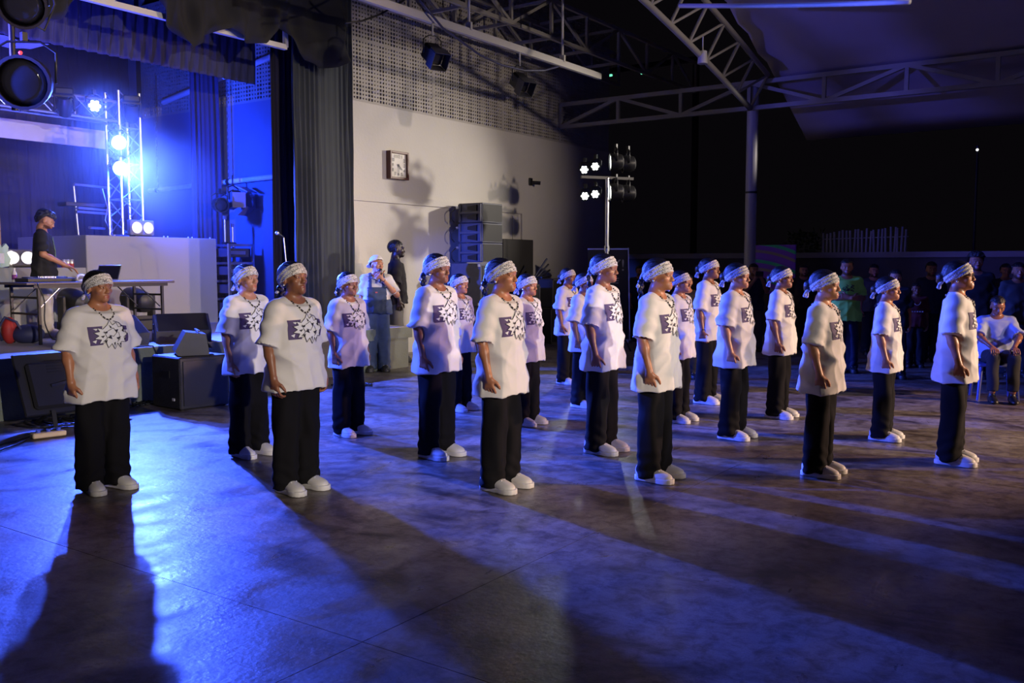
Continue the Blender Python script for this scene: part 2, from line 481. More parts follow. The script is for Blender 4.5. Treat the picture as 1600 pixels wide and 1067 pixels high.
# ---- trusses
def truss2d(name, label, a, b, up_v, h, n, w, m, group=None, webs='vd', cat='truss', ww=None):
    a = Vector(a); b = Vector(b); upv = Vector(up_v).normalized() * h; ww = ww or w * .8
    t = thing(name, label, cat, a, 0, group); z = -a
    MB().bar(a + z, b + z, w).build('chord', m, t)
    MB().bar(a + upv + z, b + upv + z, w).build('chord', m, t)
    d = (b - a) / n
    for k in range(n + 1):
        p = a + d * k + z
        if 'v' in webs: MB().bar(p, p + upv, ww).build('vertical_web', m, t)
        if 'd' in webs and k < n:
            if k % 2 == 0: MB().bar(p, p + d + upv, ww).build('diagonal_web', m, t)
            else: MB().bar(p + upv, p + d, ww).build('diagonal_web', m, t)
    return t
truss2d('stage_truss', 'white painted steel truss across the stage opening under the swag', (1.0, 11.05, 4.93), (9.78, 11.05, 4.93), (0, 0, 1), .75, 9, .075, M_STEELW, ww=.06)
# girders under the hall roof by the perforated wall
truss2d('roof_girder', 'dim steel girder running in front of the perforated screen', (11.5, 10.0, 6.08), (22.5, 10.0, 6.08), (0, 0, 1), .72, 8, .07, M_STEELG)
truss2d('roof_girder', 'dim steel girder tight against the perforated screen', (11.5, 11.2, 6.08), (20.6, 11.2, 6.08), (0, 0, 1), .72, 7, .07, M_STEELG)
for k in range(5):
    for z in (6.08, 6.80):
        X = 12.875 + k * 1.375
        tag(MB().bar((X, 10.04, z), (X, 11.16, z), .055).build('roof_tie', M_STEELG), 'thin steel tie joining the two roof girders', 'roof tie', 'ties between the roof girders')
# truss over the far side, column, arch
TX = 18.3
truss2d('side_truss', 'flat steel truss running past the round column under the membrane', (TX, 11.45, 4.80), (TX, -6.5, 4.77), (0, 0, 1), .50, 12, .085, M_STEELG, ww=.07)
colm = thing('round_column', 'tall round white steel column carrying the side truss', 'column', (TX + .18, 6.95, 0))
MB().cyl((0, 0, 0), (0, 0, 5.34), .115, n=24).build('shaft', mat('column_paint', (.5, .48, .46), .4, 0, .1, 3), colm, 'auto')
MB().cyl((0, 0, 0), (0, 0, .05), .2, n=20).build('base_plate', M_STEELG, colm)
for k in range(4):
    MB().prism([(.11, .05), (.19, .05), (.11, .25)], -.008, .008).build('gusset', M_STEELG, colm).rotation_euler = (0, 0, R(90 * k))
MB().cyl((0, 0, 3.1), (0, 0, 3.14), .124, n=24).build('strap', M_BMETAL, colm)
def arch_pt(x, off=0.0):
    return Vector((x, 6.9, 4.75 + 1.55 * math.sin(math.pi * min(1, (TX - x) / 20)) + off))
ar = thing('roof_arch', 'curved steel arch rib springing from the round column', 'arch', (TX - .1, 6.9, 4.75)); z0 = -Vector((TX - .1, 6.9, 4.75))
xs_a = [TX - .1 - i * .75 for i in range(15)]
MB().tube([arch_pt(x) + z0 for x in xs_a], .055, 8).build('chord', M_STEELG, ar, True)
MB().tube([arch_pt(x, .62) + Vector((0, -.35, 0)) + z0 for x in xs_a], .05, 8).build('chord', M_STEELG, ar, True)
for i in range(0, 14):
    MB().cyl(arch_pt(xs_a[i]) + z0, arch_pt(xs_a[i], .62) + Vector((0, -.35, 0)) + z0, .03).build('vertical_web', M_STEELG, ar)
    if i < 13: MB().cyl(arch_pt(xs_a[i + 1]) + z0, arch_pt(xs_a[i], .62) + Vector((0, -.35, 0)) + z0, .024).build('diagonal_web', M_STEELG, ar)
M_MEMB = mat('roof_membrane', (.42, .36, .42), .75, 0, .12, .8)
def memb(u, v):
    y = 6.5 - 15.5 * v; x = 20.6 - 15.6 * u
    if x > TX: z = 5.42 - (x - TX) * .47
    else: z = 5.42 + 2.1 * math.sin(math.pi * min(1, (TX - x) / 20)) + .05 * math.sin(6 * x)
    z -= .15 * math.sin(math.pi * v) * min(1, max(0, (TX - x) / 3)); z += .04
    return (x, y, z)
o = struct(MB().grid(memb, 30, 16).build('ceiling_membrane', M_MEMB, None, True, False))
o.modifiers.new('thickness', 'SOLIDIFY').thickness = .01
tag(MB().tube([on_x(1062 + 36 * k, 9 - .16 * k * k * .6 + .3 * k, 13.5 - .1 * k) for k in range(11)], .035, 8).build('roof_tube', M_STEELW, None, True), 'blue lit bent tube under the roof membrane', 'tube')
tag(MB().cyl((0, 0, 0), (0, 0, -.22), .075, .09, 16).cyl((0, 0, 0), (0, 0, .3), .012).build('roof_sensor', mat('pale_canister', (.45, .43, .4), .5), None, 'auto'), 'small pale canister hanging from the curved arch', 'canister').location = on_y(1098, 80, 6.86)
# hanging batten with two cans
HB_Y, HB_Z = 9.0, 5.25
bat = thing('lighting_batten', 'long white steel batten hung on rods before the clock wall', 'batten', (8, HB_Y, HB_Z))
MB().box((3.9, 0, 0), (7.8, .07, .11)).build('beam', M_STEELW, bat)
for px in (733, 879):
    X = on_y(px, 50, HB_Y).x - 8
    MB().cyl((X, 0, .05), (X, 0, 2.3), .022).build('hanging_rod', M_STEELW, bat)
    MB().box((X, 0, .09), (.05, .1, .12)).build('hanger_clamp', M_STEELW, bat)

# ---- compound wall, bamboo fence, shrubs
pw = struct(MB().box((21.15, -1.0, .9), (.25, 25, 1.8)).build('wall_boundary', mat('boundary_wall', (.10, .09, .085), .9)))
MB().box((21.15, -1.0, 1.86), (.42, 25, .12)).build('coping', mat('coping_concrete', (.30, .28, .27), .8, 0, .15, 2), pw)
fp = thing('bamboo_fence', 'short fence of pale upright poles standing on the boundary wall', 'fence', (21.15, 3.0, 1.92))
rnd = random.Random(3)
for k in range(22):
    px = 1286 + k * 6.1
    if k in (17, 18): px += 2
    p = on_x(px, 390, 21.15)
    MB().cyl((0, p.y - 3.0, 0), (rnd.uniform(-.02, .02), p.y - 3.0 + rnd.uniform(-.02, .02), .46 + .07 * k / 22 + rnd.uniform(-.05, .03)), .026, .022, 8).build('pole', mat('bamboo_pole', (.40, .38, .36), .7), fp)
MB().bar((.03, on_x(1286, 390, 21.15).y - 3, .3), (.03, on_x(1418, 390, 21.15).y - 3, .33), .02).build('cross_rail', mat('bamboo_pole', (.40, .38, .36), .7), fp)
def shrub(px, py, X, rad, n, label):
    p = on_x(px, py, X); r = random.Random(int(px)); t = thing('shrub', label, 'shrub', (p.x, p.y, 0))
    mb = MB(); st = MB()
    for k in range(n):
        a = r.uniform(0, 6.28); h = r.uniform(.02, 1) * rad * 1.6; rr = rad * math.sqrt(r.random())
        c = Vector((rr * math.cos(a), rr * math.sin(a), 1.75 + h)); d = Vector((r.uniform(-1, 1), r.uniform(-1, 1), r.uniform(-.3, 1))).normalized()
        s = d.orthogonal().normalized() * .035; e = d * r.uniform(.1, .18)
        mb.add([c, c + e * .5 + s, c + e, c + e * .5 - s], [(0, 1, 2, 3)])
    for k in range(7):
        a = k * .9; st.cyl((0, 0, 0), (rad * .7 * math.cos(a), rad * .7 * math.sin(a), 1.75 + rad * 1.1), .02, .006, 5)
    f = mb.build('foliage', mat('dark_leaf', (.05, .07, .03), .6), t, False, False); f['kind'] = 'stuff'
    st.build('stem', mat('bark', (.05, .035, .025), .9), t)
shrub(1256, 388, 21.9, .42, 260, 'dark bushy shrub beyond the boundary wall by the bamboo fence')

# ---- things on the walls
def clock():
    p = on_y(618, 259, WY); t = thing('wall_clock', 'square wooden wall clock with a white face on the cream wall', 'clock', (p.x, WY, p.z))
    wd = mat('red_brown_wood', (.11, .035, .02), .45, 0, .3, 14); S = .25; D = .11
    fr = MB()
    for sx in (-1, 1):
        fr.box((sx * (S - .02), -D / 2, 0), (.04, D, 2 * S), bev=.004); fr.box((0, -D / 2, sx * (S - .02)), (2 * S - .08, D, .04), bev=.004)
    fr.build('frame', wd, t)
    MB().box((0, -D / 2 + .02, 0), (2 * S - .08, D - .05, 2 * S - .08)).build('face', mat('clock_face', (.62, .58, .52), .5), t)
    bk = mat('clock_black', (.02, .02, .02), .5)
    yf = -D + .035
    for k in range(1, 13):
        a = R(90 - 30 * k); cu = bpy.data.curves.new('numeral', 'FONT'); cu.body = str(k); cu.size = .085; cu.align_x = 'CENTER'; cu.align_y = 'CENTER'; cu.extrude = .001
        q = bpy.data.objects.new('numeral', cu); col.objects.link(q)
        me = bpy.data.meshes.new_from_object(q.evaluated_get(bpy.context.evaluated_depsgraph_get()))
        bpy.data.objects.remove(q)
        n = link('numeral', me, bk, t); n.rotation_euler = (R(90), 0, 0)
        sq = 1 / max(abs(math.cos(a)), abs(math.sin(a)), .8)
        n.location = (.155 * math.cos(a) * sq, yf - .004, .155 * math.sin(a) * sq)
    for nm, ang, ln, w in (('hour_hand', 130, .12, .014), ('minute_hand', 180, .17, .010)):
        a = R(90 - ang); MB().bar((-.03 * math.cos(a), yf - .008, -.03 * math.sin(a)), (ln * math.cos(a), yf - .008, ln * math.sin(a)), .003, w).build(nm, bk, t)
    MB().cyl((0, yf, 0), (0, yf - .014, 0), .012).build('hub', bk, t)
clock()
p = on_y(828, 284, WY)
t = thing('wall_camera', 'small dark camera on a bracket on the cream wall', 'camera', (p.x, WY, p.z))
MB().box((0, -.02, 0), (.12, .04, .16), bev=.01).build('bracket', M_BLACK, t); MB().cyl((0, -.04, -.02), (.12, -.2, -.03), .04, n=12).build('camera_body', M_BLACK, t, 'auto')

# pipes on the stage side wall
pa, pb = on_x(234, 298, SIDE_X - .12), on_x(444, 274, SIDE_X - .12)
t = thing('hanging_pipe', 'long white pipe hung on chains along the stage side wall', 'pipe', pa)
MB().cyl((0, 0, 0), pb - pa, .045, n=14).build('pipe', mat('pale_pipe', (.7, .7, .72), .45), t, 'auto')
for px, f in ((247, .07), (358, .62)):
    q = (pb - pa) * f; ch = MB()
    for k in range(34):
        ch.box(q + Vector((0, 0, .06 + k * .06)), (.012 if k % 2 else .03, .03 if k % 2 else .012, .055))
    ch.build('chain', M_ALU, t)
    MB().cyl(q + Vector((0, -.04, 0)), q + Vector((0, .04, 0)), .052, n=14).build('strap', M_BMETAL, t)
pa, pb = on_x(255, 160, SIDE_X - .065), on_x(434, 84, SIDE_X - .065)
tag(MB().cyl(pa, pb, .05, n=14).build('drain_pipe', mat('pale_pipe', (.7, .7, .72), .45), None, 'auto'), 'pale sloping drain pipe fixed to the perforated stage wall', 'pipe')
# =================================================================== STAGE GEAR
M_GREY = mat('grey_riser_board', (.40, .40, .38), .7, 0, .06, 2)
# risers
rb = thing('stage_riser', 'tall grey boarded riser on the stage behind the folding table', 'riser', (0, 0, SZ))
xl, xr = on_y(134, 367, 13.2).x, on_y(338, 374, 13.2).x; zt = on_y(236, 370, 13.2).z - SZ
MB().box(((xl + xr) / 2, 14.2, zt / 2), (xr - xl, 2.0, zt), bev=.01).build('board_body', M_GREY, rb)
pins = MB()
for px in (173, 179, 256, 262, 294, 300, 328):
    pins.sph((on_y(px, 370, 13.3).x, 13.3, zt + .012), .014, 6, 4)
pins.build('edge_bolts', M_WHITE, rb)
rl_ = thing('stage_riser', 'low grey boarded riser on the stage carrying lamps and cans', 'riser', (0, 0, SZ))
zl = on_y(60, 418, 13.2).z - SZ
MB().box(((xl - 3.2) / 2, 14.2, zl / 2), (xl + 3.2 - .02, 2.0, zl), bev=.01).build('board_body', mat('grey_riser_board_low', (.36, .37, .34), .7, 0, .06, 2), rl_)
LOWZ, HIGHZ = SZ + zl, SZ + zt

# fascia strip over the backdrop
a, b = on_y(163, 205, 14.6), on_y(163, 233, 14.6)
fs = thing('fascia_panel', 'pale horizontal fascia strip hanging under the lighting truss', 'panel', (a.x, 14.6, b.z))
MB().box((-3.2, 0, (a.z - b.z) / 2), (6.4, .06, a.z - b.z)).build('board', mat('pale_fascia', (.62, .60, .55), .6), fs)

# box truss and tower
def box_truss(name, label, a, b, s, n, m=M_ALU, r=.024, cat='truss'):
    a = Vector(a); b = Vector(b); t = thing(name, label, cat, a); d = (b - a)
    ax = d.normalized(); u = ax.orthogonal().normalized() if abs(ax.z) < .9 else Vector((1, 0, 0)); u = Vector((0, 0, 1)) if abs(ax.z) < .9 else u
    w = ax.cross(u)
    cn = [(-1, -1), (1, -1), (1, 1), (-1, 1)]
    P = lambda c, f: d * f + u * (c[0] * s / 2) + w * (c[1] * s / 2)
    for c in cn: MB().cyl(P(c, 0), P(c, 1), r, n=8).build('chord', m, t, 'auto')
    for k in range(n):
        for q in range(4):
            c0, c1 = cn[q], cn[(q + 1) % 4]
            if k % 2: c0, c1 = c1, c0
            MB().cyl(P(c0, k / n), P(c1, (k + 1) / n), r * .42, n=6, caps=False).build('brace', m, t)
            if k % 2 == 0: MB().cyl(P(c0, k / n), P(c1, k / n), r * .42, n=6, caps=False).build('rung', m, t)
    return t
TWX, TWY = on_y(196, 300, 13.62).x, 13.62
box_truss('lighting_tower', 'upright aluminium truss tower holding the blue stage lamps', (TWX, TWY, HIGHZ + .03), (TWX, TWY, 4.35), .36, 8)
hz = on_y(100, 165, 13.62).z
box_truss('lighting_truss', 'horizontal aluminium truss above the stage carrying lamps', (TWX - 4.9, 13.62, hz), (TWX - .21, 13.62, hz), .30, 14)

# lamps
def aim_matrix(d):
    return Vector(d).to_track_quat('-Z', 'Y').to_matrix()
def par(name, label, loc, aim, rad=.14, depth=.30, lit=None, group=None, yoke=True, drop=.0, cells=False):
    t = thing(name, label, 'stage light', loc, 0, group); M = aim_matrix(aim)
    MB().lathe([(rad * .45, depth * .62), (rad * .82, depth * .5), (rad, depth * .1), (rad, -depth * .38), (rad * 1.06, -depth * .40), (rad * 1.06, -depth * .46), (rad * .94, -depth * .46), (rad * .94, -depth * .34)], 22, M).build('can', M_BMETAL, t, 'auto')
    if cells:
        for k in range(7):
            a = k * 2 * math.pi / 6; rr = 0 if k == 6 else rad * .6
            MB().lathe([(0.001, -depth * .44), (rad * .27, -depth * .43), (rad * .27, -depth * .36)], 10, M, M @ Vector((rr * math.cos(a), rr * math.sin(a), 0))).build('lens', lit or M_GLASS, t, True)
        MB().lathe([(0.001, -depth * .34), (rad * .93, -depth * .34)], 20, M).build('reflector', M_BLACK, t)
    else:
        MB().lathe([(0.001, -depth * .41), (rad * .6, -depth * .39), (rad * .93, -depth * .35)], 22, M).build('lens', lit or M_GLASS, t, True)
    if yoke:
        side = M @ Vector((1, 0, 0)); upv = Vector((0, 0, 1)); up2 = (upv - side * upv.dot(side)).normalized()
        pts = [side * rad * 1.12, side * rad * 1.16 + up2 * rad * 1.2, side * rad * .6 + up2 * rad * 1.55, up2 * rad * 1.6 - side * rad * .6, -side * rad * 1.16 + up2 * rad * 1.2, -side * rad * 1.12]
        MB().tube(pts, .012, 6).build('yoke', M_BMETAL, t, True)
        MB().box(up2 * (rad * 1.6 + .04), (.05, .05, .08)).build('clamp', M_BMETAL, t)
        if drop: MB().cyl(up2 * rad * 1.6, up2 * (rad * 1.6 + drop), .012).build('hanging_rod', M_STEELW, t)
    return t
to_floor = Vector((.0, -1, -.33))
for (px, py), lb in (((184, 222), 'upper glaring blue white lamp on the truss tower'), ((186, 262), 'lower glaring blue white lamp on the truss tower')):
    p = on_y(px, py, 13.32); par('tower_lamp', lb, p, Vector((-.35, -1, -.2)), .115, .2, M_LIT, 'lamps on the truss tower')
p = on_y(147, 165, 13.38); par('truss_lamp', 'small glaring white lamp in the middle of the horizontal truss', p, Vector((-.45, -1, -.2)), .10, .2, M_LIT, cells=True)

def moving_head(label, base, rz, tilt, up=1, s=1.0, group=None):
    t = thing('moving_head', label, 'stage light', base, rz, group)
    MB().box((0, 0, up * .07 * s), (.34 * s, .26 * s, .14 * s), bev=.02).build('base', M_BLACK, t)
    yk = MB()
    for sx in (-1, 1): yk.box((sx * .17 * s, 0, up * .28 * s), (.05 * s, .12 * s, .30 * s), bev=.015)
    yk.box((0, 0, up * .155 * s), (.36 * s, .12 * s, .04 * s)); yk.build('yoke', M_BLACK, t)
    M = Euler((tilt, 0, 0)).to_matrix(); c = Vector((0, 0, up * .36 * s))
    MB().lathe([(.06 * s, .2 * s), (.11 * s, .17 * s), (.135 * s, .05 * s), (.14 * s, -.1 * s), (.125 * s, -.19 * s), (.11 * s, -.2 * s), (.11 * s, -.17 * s)], 20, M, c).build('head', M_BLACK, t, 'auto')
    MB().lathe([(.001, -.185 * s), (.06 * s, -.182 * s), (.11 * s, -.17 * s)], 20, M, c).build('lens', M_GLASS, t, True)
    return t
p = on_z(100, 530, SZ); moving_head('black moving head lamp on stage under the table beside the player', Vector((on_y(120, 500, 12.6).x, 12.6, SZ + .01)), R(0), R(100), 1, 1.25)
moving_head('black moving head lamp on stage under the right end of the table', Vector((on_y(217, 500, 12.4).x, 12.4, SZ + .01)), R(0), R(100), 1, 1.25)
for px, lb in ((100, 'black moving head lamp hung at the left part of the horizontal truss'), (205, 'black moving head lamp hung beside the truss tower')):
    q = on_y(px, 138 if px == 100 else 150, 13.33 if px == 100 else 13.29); moving_head(lb, q, R(-30), R(-150), -1, .75)

# twin blinders
def blinder(label, p, rz):
    t = thing('blinder_light', label, 'stage light', p, rz, 'twin blinder lamps on the risers')
    MB().box((0, .05, .14), (.42, .1, .24), bev=.012).build('housing', mat('blinder_housing', (.25, .26, .3), .4), t)
    for sx in (-1, 1):
        M = Euler((R(90), 0, 0)).to_matrix()
        MB().lathe([(.085, -.07), (.098, .012), (.09, .012), (.088, .0)], 18, M, (sx * .1, 0, .14)).build('bezel', M_ALU, t, 'auto')
        MB().lathe([(.001, .02), (.05, .014), (.088, 0)], 18, M, (sx * .1, 0, .14)).build('lamp', mat('warm_blinder', (.9, .9, .85), .3, var=0, emit=(1, .98, .9), estr=1.2), t, True)
    MB().box((0, .05, .01), (.3, .16, .02)).build('foot', M_BMETAL, t)
q = on_y(222, 372, 13.28); blinder('twin white blinder lamp on the tall grey riser at the tower foot', (q.x, 13.26, HIGHZ + .002), 0)
q = on_y(35, 418, 13.35); blinder('twin white blinder lamp on the low grey riser behind the player', (q.x, 13.4, LOWZ), R(-20))

# stand and batten bars by the tower
kb = thing('keyboard_stand', 'tiered metal stand with thin bars beside the truss tower', 'stand', (on_y(158, 367, 13.9).x, 13.95, HIGHZ + .02))
w = .75
for z, nm, ww in ((.78, 'top_bar', w), (.42, 'tier_bar', w * .9), (.36, 'tier_bar', w * .95), (.12, 'foot_bar', w * .5)):
    MB().cyl((-ww * .6, -.1, z), (ww * .4, .1, z), .022).build(nm, M_ALU, kb)
for x in (-.35, .22): MB().cyl((x, 0, 0), (x - .05, 0, .78), .018).build('upright', M_ALU, kb)
MB().tube([(.05, -.05, .75), (.12, -.06, .45), (.08, -.05, .25), (.2, -.05, .0)], .008).build('cable', M_WHITE, kb, True)
MB().box((-.15, .1, .48), (.8, .25, .07), bev=.01).build('keyboard', M_BLACK, kb)

# cans on low riser
for k, px in enumerate((100, 106, 112)):
    q = on_y(px, 418, 13.3); t = thing('drink_can', 'small red and white drink can on the low grey riser', 'can', (q.x, 13.3, LOWZ), 0, 'cans on the low riser')
    MB().lathe([(.03, 0), (.034, .01), (.034, .06)], 12).build('can_body', mat('can_red', (.5, .05, .05), .3), t, 'auto')
    MB().lathe([(.034, .06), (.034, .11), (.027, .122), (.026, .12), (.001, .118)], 12).build('can_top', mat('can_silver', (.7, .7, .7), .3, .6), t, 'auto')
q = on_y(3, 418, 13.3)
t = thing('electric_guitar', 'pale green electric guitar resting on the low grey riser', 'guitar', (q.x, 13.35, LOWZ), R(20))
gp = [(.0, 0), (.14, .02), (.18, .12), (.12, .2), (.15, .29), (.1, .34), (.03, .28), (-.04, .36), (-.12, .3), (-.11, .2), (-.17, .1), (-.13, .02)]
MB().prism(gp, -.02, .02).build('guitar_body', mat('pale_green_lacquer', (.45, .62, .5), .25), t); MB().box((0, 0, .55), (.05, .025, .55)).build('neck', mat('maple', (.35, .2, .1), .4), t)
MB().box((0, -.025, .13), (.1, .01, .14)).build('pickguard', M_WHITE, t)

# folding table
def table():
    x0, x1, y0, y1, h = 5.88, 7.62, 11.12, 11.85, .77
    t = thing('folding_table', 'long dark topped folding table with black metal legs on the stage', 'table', (x0, y0, SZ))
    L, D = x1 - x0, y1 - y0
    MB().box((L / 2, D / 2, h - .015), (L + .3, D + .02, .03), bev=.006).build('tabletop', mat('brown_table_top', (.10, .075, .075), .4), t)
    MB().box((L / 2, .02, h - .05), (L + .1, .02, .04)).build('apron_rail', M_BMETAL, t)
    MB().box((L / 2, D - .02, h - .05), (L + .1, .02, .04)).build('apron_rail', M_BMETAL, t)
    for x, s in ((0.02, 1), (L - .02, -1)):
        for y in (.04, D - .04):
            MB().box((x, y, h / 2 - .02), (.032, .032, h - .03)).build('leg', M_BMETAL, t)
        for z in (.38, .58): MB().cyl((x, .04, z), (x, D - .04, z), .014).build('leg_rung', M_BMETAL, t)
        for y in (.1, D - .1): MB().bar((x, y, .42), (x + s * .32, y, h - .05), .018, .01).build('brace', M_ALU if y < .2 and s > 0 else M_BMETAL, t)
    return x0, y0, SZ + h
tx, ty, TZ = table()
t = thing('dj_controller', 'flat black mixing controller with knobs on the folding table', 'controller', (on_y(72, 441, 11.5).x, 11.5, TZ))
MB().box((0, 0, .025), (.62, .3, .05), bev=.008).build('console_body', M_BLACK, t)
for sx in (-1, 1): MB().lathe([(.085, .05), (.085, .062), (.02, .066), (.001, .066)], 18, None, (sx * .2, .02, 0)).build('jog_wheel', M_BMETAL, t, 'auto')
kn = MB()
for i in range(4):
    for j in range(4): kn.cyl((-.07 + .045 * i, -.1 + .05 * j, .05), (-.07 + .045 * i, -.1 + .05 * j, .068), .011, n=6)
kn.build('knobs', M_ALU, t)['kind'] = 'stuff'
t = thing('laptop', 'open silver laptop standing on the right half of the folding table', 'laptop', (on_y(166, 441, 11.5).x, 11.58, TZ), R(-62))
MB().box((0, 0, .01), (.33, .23, .018), bev=.004).build('keyboard_deck', M_ALU, t)
MB().box((0, .15, .11), (.33, .012, .22), (R(-25), 0, 0), bev=.004).build('screen_lid', M_ALU, t)
MB().box((0, .142, .112), (.30, .003, .19), (R(-25), 0, 0)).build('screen', M_BLACK, t)
t = thing('drink_bottle', 'small white and purple bottle at the left of the folding table', 'bottle', (on_y(37, 441, 11.6).x - .06, 11.7, TZ))
MB().lathe([(.028, 0), (.03, .01), (.03, .11), (.014, .14), (.013, .155)], 14).build('bottle_body', mat('bottle_white', (.7, .68, .72), .35), t, 'auto')
MB().lathe([(.031, .03), (.031, .09)], 14).build('label_band', mat('bottle_purple', (.25, .06, .3), .4), t, True); MB().cyl((0, 0, .155), (0, 0, .175), .015).build('cap', M_WHITE, t)
tag(MB().tube([(on_y(96, 441, 11.5).x + .014 * k, 11.76 + .06 * math.sin(k * .9), TZ + .012 + .05 * abs(math.sin(k * .55))) for k in range(16)], .008).build('table_cable', mat('green_cable', (.12, .3, .22), .5), None, True), 'thin green cable looping over the folding table', 'cable')
tag(MB().tube([(on_y(122, 441, 11.4).x + .08 * math.cos(a), 11.28 + .05 * math.sin(a), TZ + .014 + .07 * max(0, math.sin(a))) for a in [k * .42 for k in range(16)]], .014).build('table_cable', M_WHITE, None, True), 'coiled white cable on the folding table beside the laptop', 'cable')
tag(MB().tube([(on_y(57, 441, 11.1).x, 11.08, TZ - .01 - .0)] + [(on_y(57, 441, 11.1).x + .03 * math.sin(k * .6) + .012 * k, 11.06, TZ - .05 - .058 * k) for k in range(12)] + [(6.3, 11.0, SZ + .016), (6.6, 10.7, SZ + .016), (6.95, 10.6, SZ + .016)], .009).build('hanging_cable', M_CABLE, None, True), 'black cable hanging from the table edge to the stage', 'cable')

# bag, flight case on stage
p = on_z(30, 537, SZ)
t = thing('backpack', 'slumped red and dark blue backpack on the stage edge', 'bag', p, R(-40))
M_BGR = mat('bag_red', (.42, .03, .03), .6); M_BGB = mat('bag_navy', (.03, .035, .11), .6)
MB().sph((.1, 0, .12), (.2, .16, .12), 16, 10).build('bag_body', M_BGB, t, True)
MB().sph((-.1, -.02, .17), (.09, .13, .17), 14, 10).build('front_flap', M_BGR, t, True)
MB().tube([(-.16, -.12, .05), (-.2, -.14, .2), (-.12, -.12, .34), (.0, -.1, .28), (.1, -.12, .1)], .018).build('strap', M_BGB, t, True)
p = on_z(8, 520, SZ)
t = thing('flight_case', 'black flight case with metal edges at the left of the table', 'case', (5.2, 12.2, SZ), R(-8))
MB().box((0, 0, .16), (.55, .45, .32), bev=.01).build('case_body', M_BLACK, t)
for z in (.01, .31): MB().box((0, -.225, z), (.56, .012, .03)).build('edge_strip', M_ALU, t)
for x in (-.27, .27): MB().box((x, -.225, .16), (.03, .012, .3)).build('edge_strip', M_ALU, t)
MB().box((.1, -.23, .16), (.16, .02, .12)).build('dish_plate', M_ALU, t)
t = thing('cymbal_rig', 'cluster of white clamps and tubes above the flight case', 'rig', (5.35, 12.35, SZ + .33))
MB().bar((-.2, 0, .1), (.12, .05, .3), .07, .05).build('clamp_bar', M_WHITE, t); MB().cyl((0, 0, 0), (0, 0, .5), .015).build('post', M_ALU, t); MB().bar((-.1, -.05, .03), (.16, .05, .16), .05, .05).build('clamp_bar', M_WHITE, t)

# wedge monitors
def wedge(label, p, rz, w=.62):
    t = thing('wedge_monitor', label, 'speaker', p, rz, 'stage wedge monitors')
    pr = [(-.24, 0), (.24, 0), (.27, .06), (.10, .34), (-.02, .36), (-.27, .16)]
    MB().prism(pr, -w / 2, w / 2, 'x').build('cabinet', mat('grey_black_cabinet', (.045, .045, .045), .6, 0, .15, 20, .2, 120), t)
    gr = MB(); gr.add([(-w / 2 + .03, -.275, .165), (w / 2 - .03, -.275, .165), (w / 2 - .03, -.035, .368), (-w / 2 + .03, -.035, .368)], [(0, 1, 2, 3)])
    gr.build('grille', mat('speaker_grille', (.028, .028, .028), .5, .3, .3, 150), t)
    for s in (-1, 1):
        MB().box((s * (w / 2 + .001), .03, .2), (.012, .13, .07), bev=.004).build('side_handle', M_BLACK, t)
        MB().cyl((s * (w / 2 - .02), .03, .14), (s * (w / 2 + .012), .03, .14), .02).build('socket', M_ALU, t)
p = on_z(208, 543, SZ); wedge('grey wedge monitor on the stage edge behind the first dancer', (p.x - .05, p.y + .32, SZ), R(8))
p = on_z(290, 538, SZ); wedge('grey wedge monitor on the stage edge above the big floor speaker', (p.x + .2, p.y + .36, SZ), R(-28), .66)

# floor speaker with small monitor on top
p = on_z(322, 638)
t = thing('floor_speaker', 'big scuffed black speaker box standing on the floor before the stage', 'speaker', (p.x, p.y, 0), R(-5))
MB().box((.0, .31, .305), (.62, .6, .59), bev=.015).build('cabinet', mat('scuffed_black_box', (.022, .022, .024), .55, 0, .7, 9, .3, 60), t)
MB().box((0, .006, .305), (.54, .02, .5)).build('grille', mat('speaker_grille', (.028, .028, .028), .5, .3, .3, 150), t)
for sx in (-1, 1): MB().box((sx * .312, .31, .4), (.012, .18, .08)).build('side_handle', M_BMETAL, t)
MB().box((-.313, .15, .12), (.006, .05, .03)).build('label_plate', M_WHITE, t)
for sx in (-1, 1):
    for yy in (.06, .56): MB().cyl((sx * .26, yy, 0), (sx * .26, yy, .02), .025).build('foot', M_BLACK, t)
q = Vector((p.x, p.y, 0))
t = thing('small_monitor', 'small black stage monitor tilted on top of the big floor speaker', 'speaker', (q.x + .05, q.y + .3, .603), R(60))
MB().prism([(-.17, 0), (.17, 0), (.2, .05), (.08, .27), (-.14, .24)], -.2, .2, 'x').build('cabinet', M_BLACK, t)
for x in (-.09, .09):
    M = Euler((R(62), 0, 0)).to_matrix(); MB().lathe([(.075, .012), (.085, .012), (.085, 0), (.03, -.03), (.001, -.02)], 16, M, (x, -.165, .13)).build('driver', M_BMETAL, t, 'auto')
MB().bar((-.2, -.06, .275), (.2, -.06, .275), .02).build('handle', M_BMETAL, t)

# flat screen leaning in front of the stage, seen from behind
p0 = on_z(15, 655); p0.y = min(p0.y, SY - .75)
sc0 = thing('flat_screen', 'large black flat screen seen from behind leaning before the stage', 'screen', (on_z(68, 650).x, SY - .62, 0), R(-3))
Mx = Euler((R(-24), 0, 0)).to_matrix(); bw, bh = 1.12, .66
oc = Vector((0, 0, .44))
MB().box(oc + Mx @ Vector((0, .03, 0)), (bw, .035, bh), Mx, bev=.012).build('screen_panel', M_BLACK, sc0)
MB().box(oc + Mx @ Vector((0, -.015, -.03)), (bw * .84, .06, bh * .74), Mx, bev=.025).build('rear_housing', mat('screen_back', (.02, .02, .022), .35), sc0)
for k in range(5): MB().box(oc + Mx @ Vector((0, -.048, .1 + .03 * k)), (bw * .5, .006, .008), Mx).build('vent_slot', M_BMETAL, sc0)
MB().box(oc + Mx @ Vector((.15, -.048, -.12)), (.07, .003, .09), Mx).build('rating_label', M_WHITE, sc0)
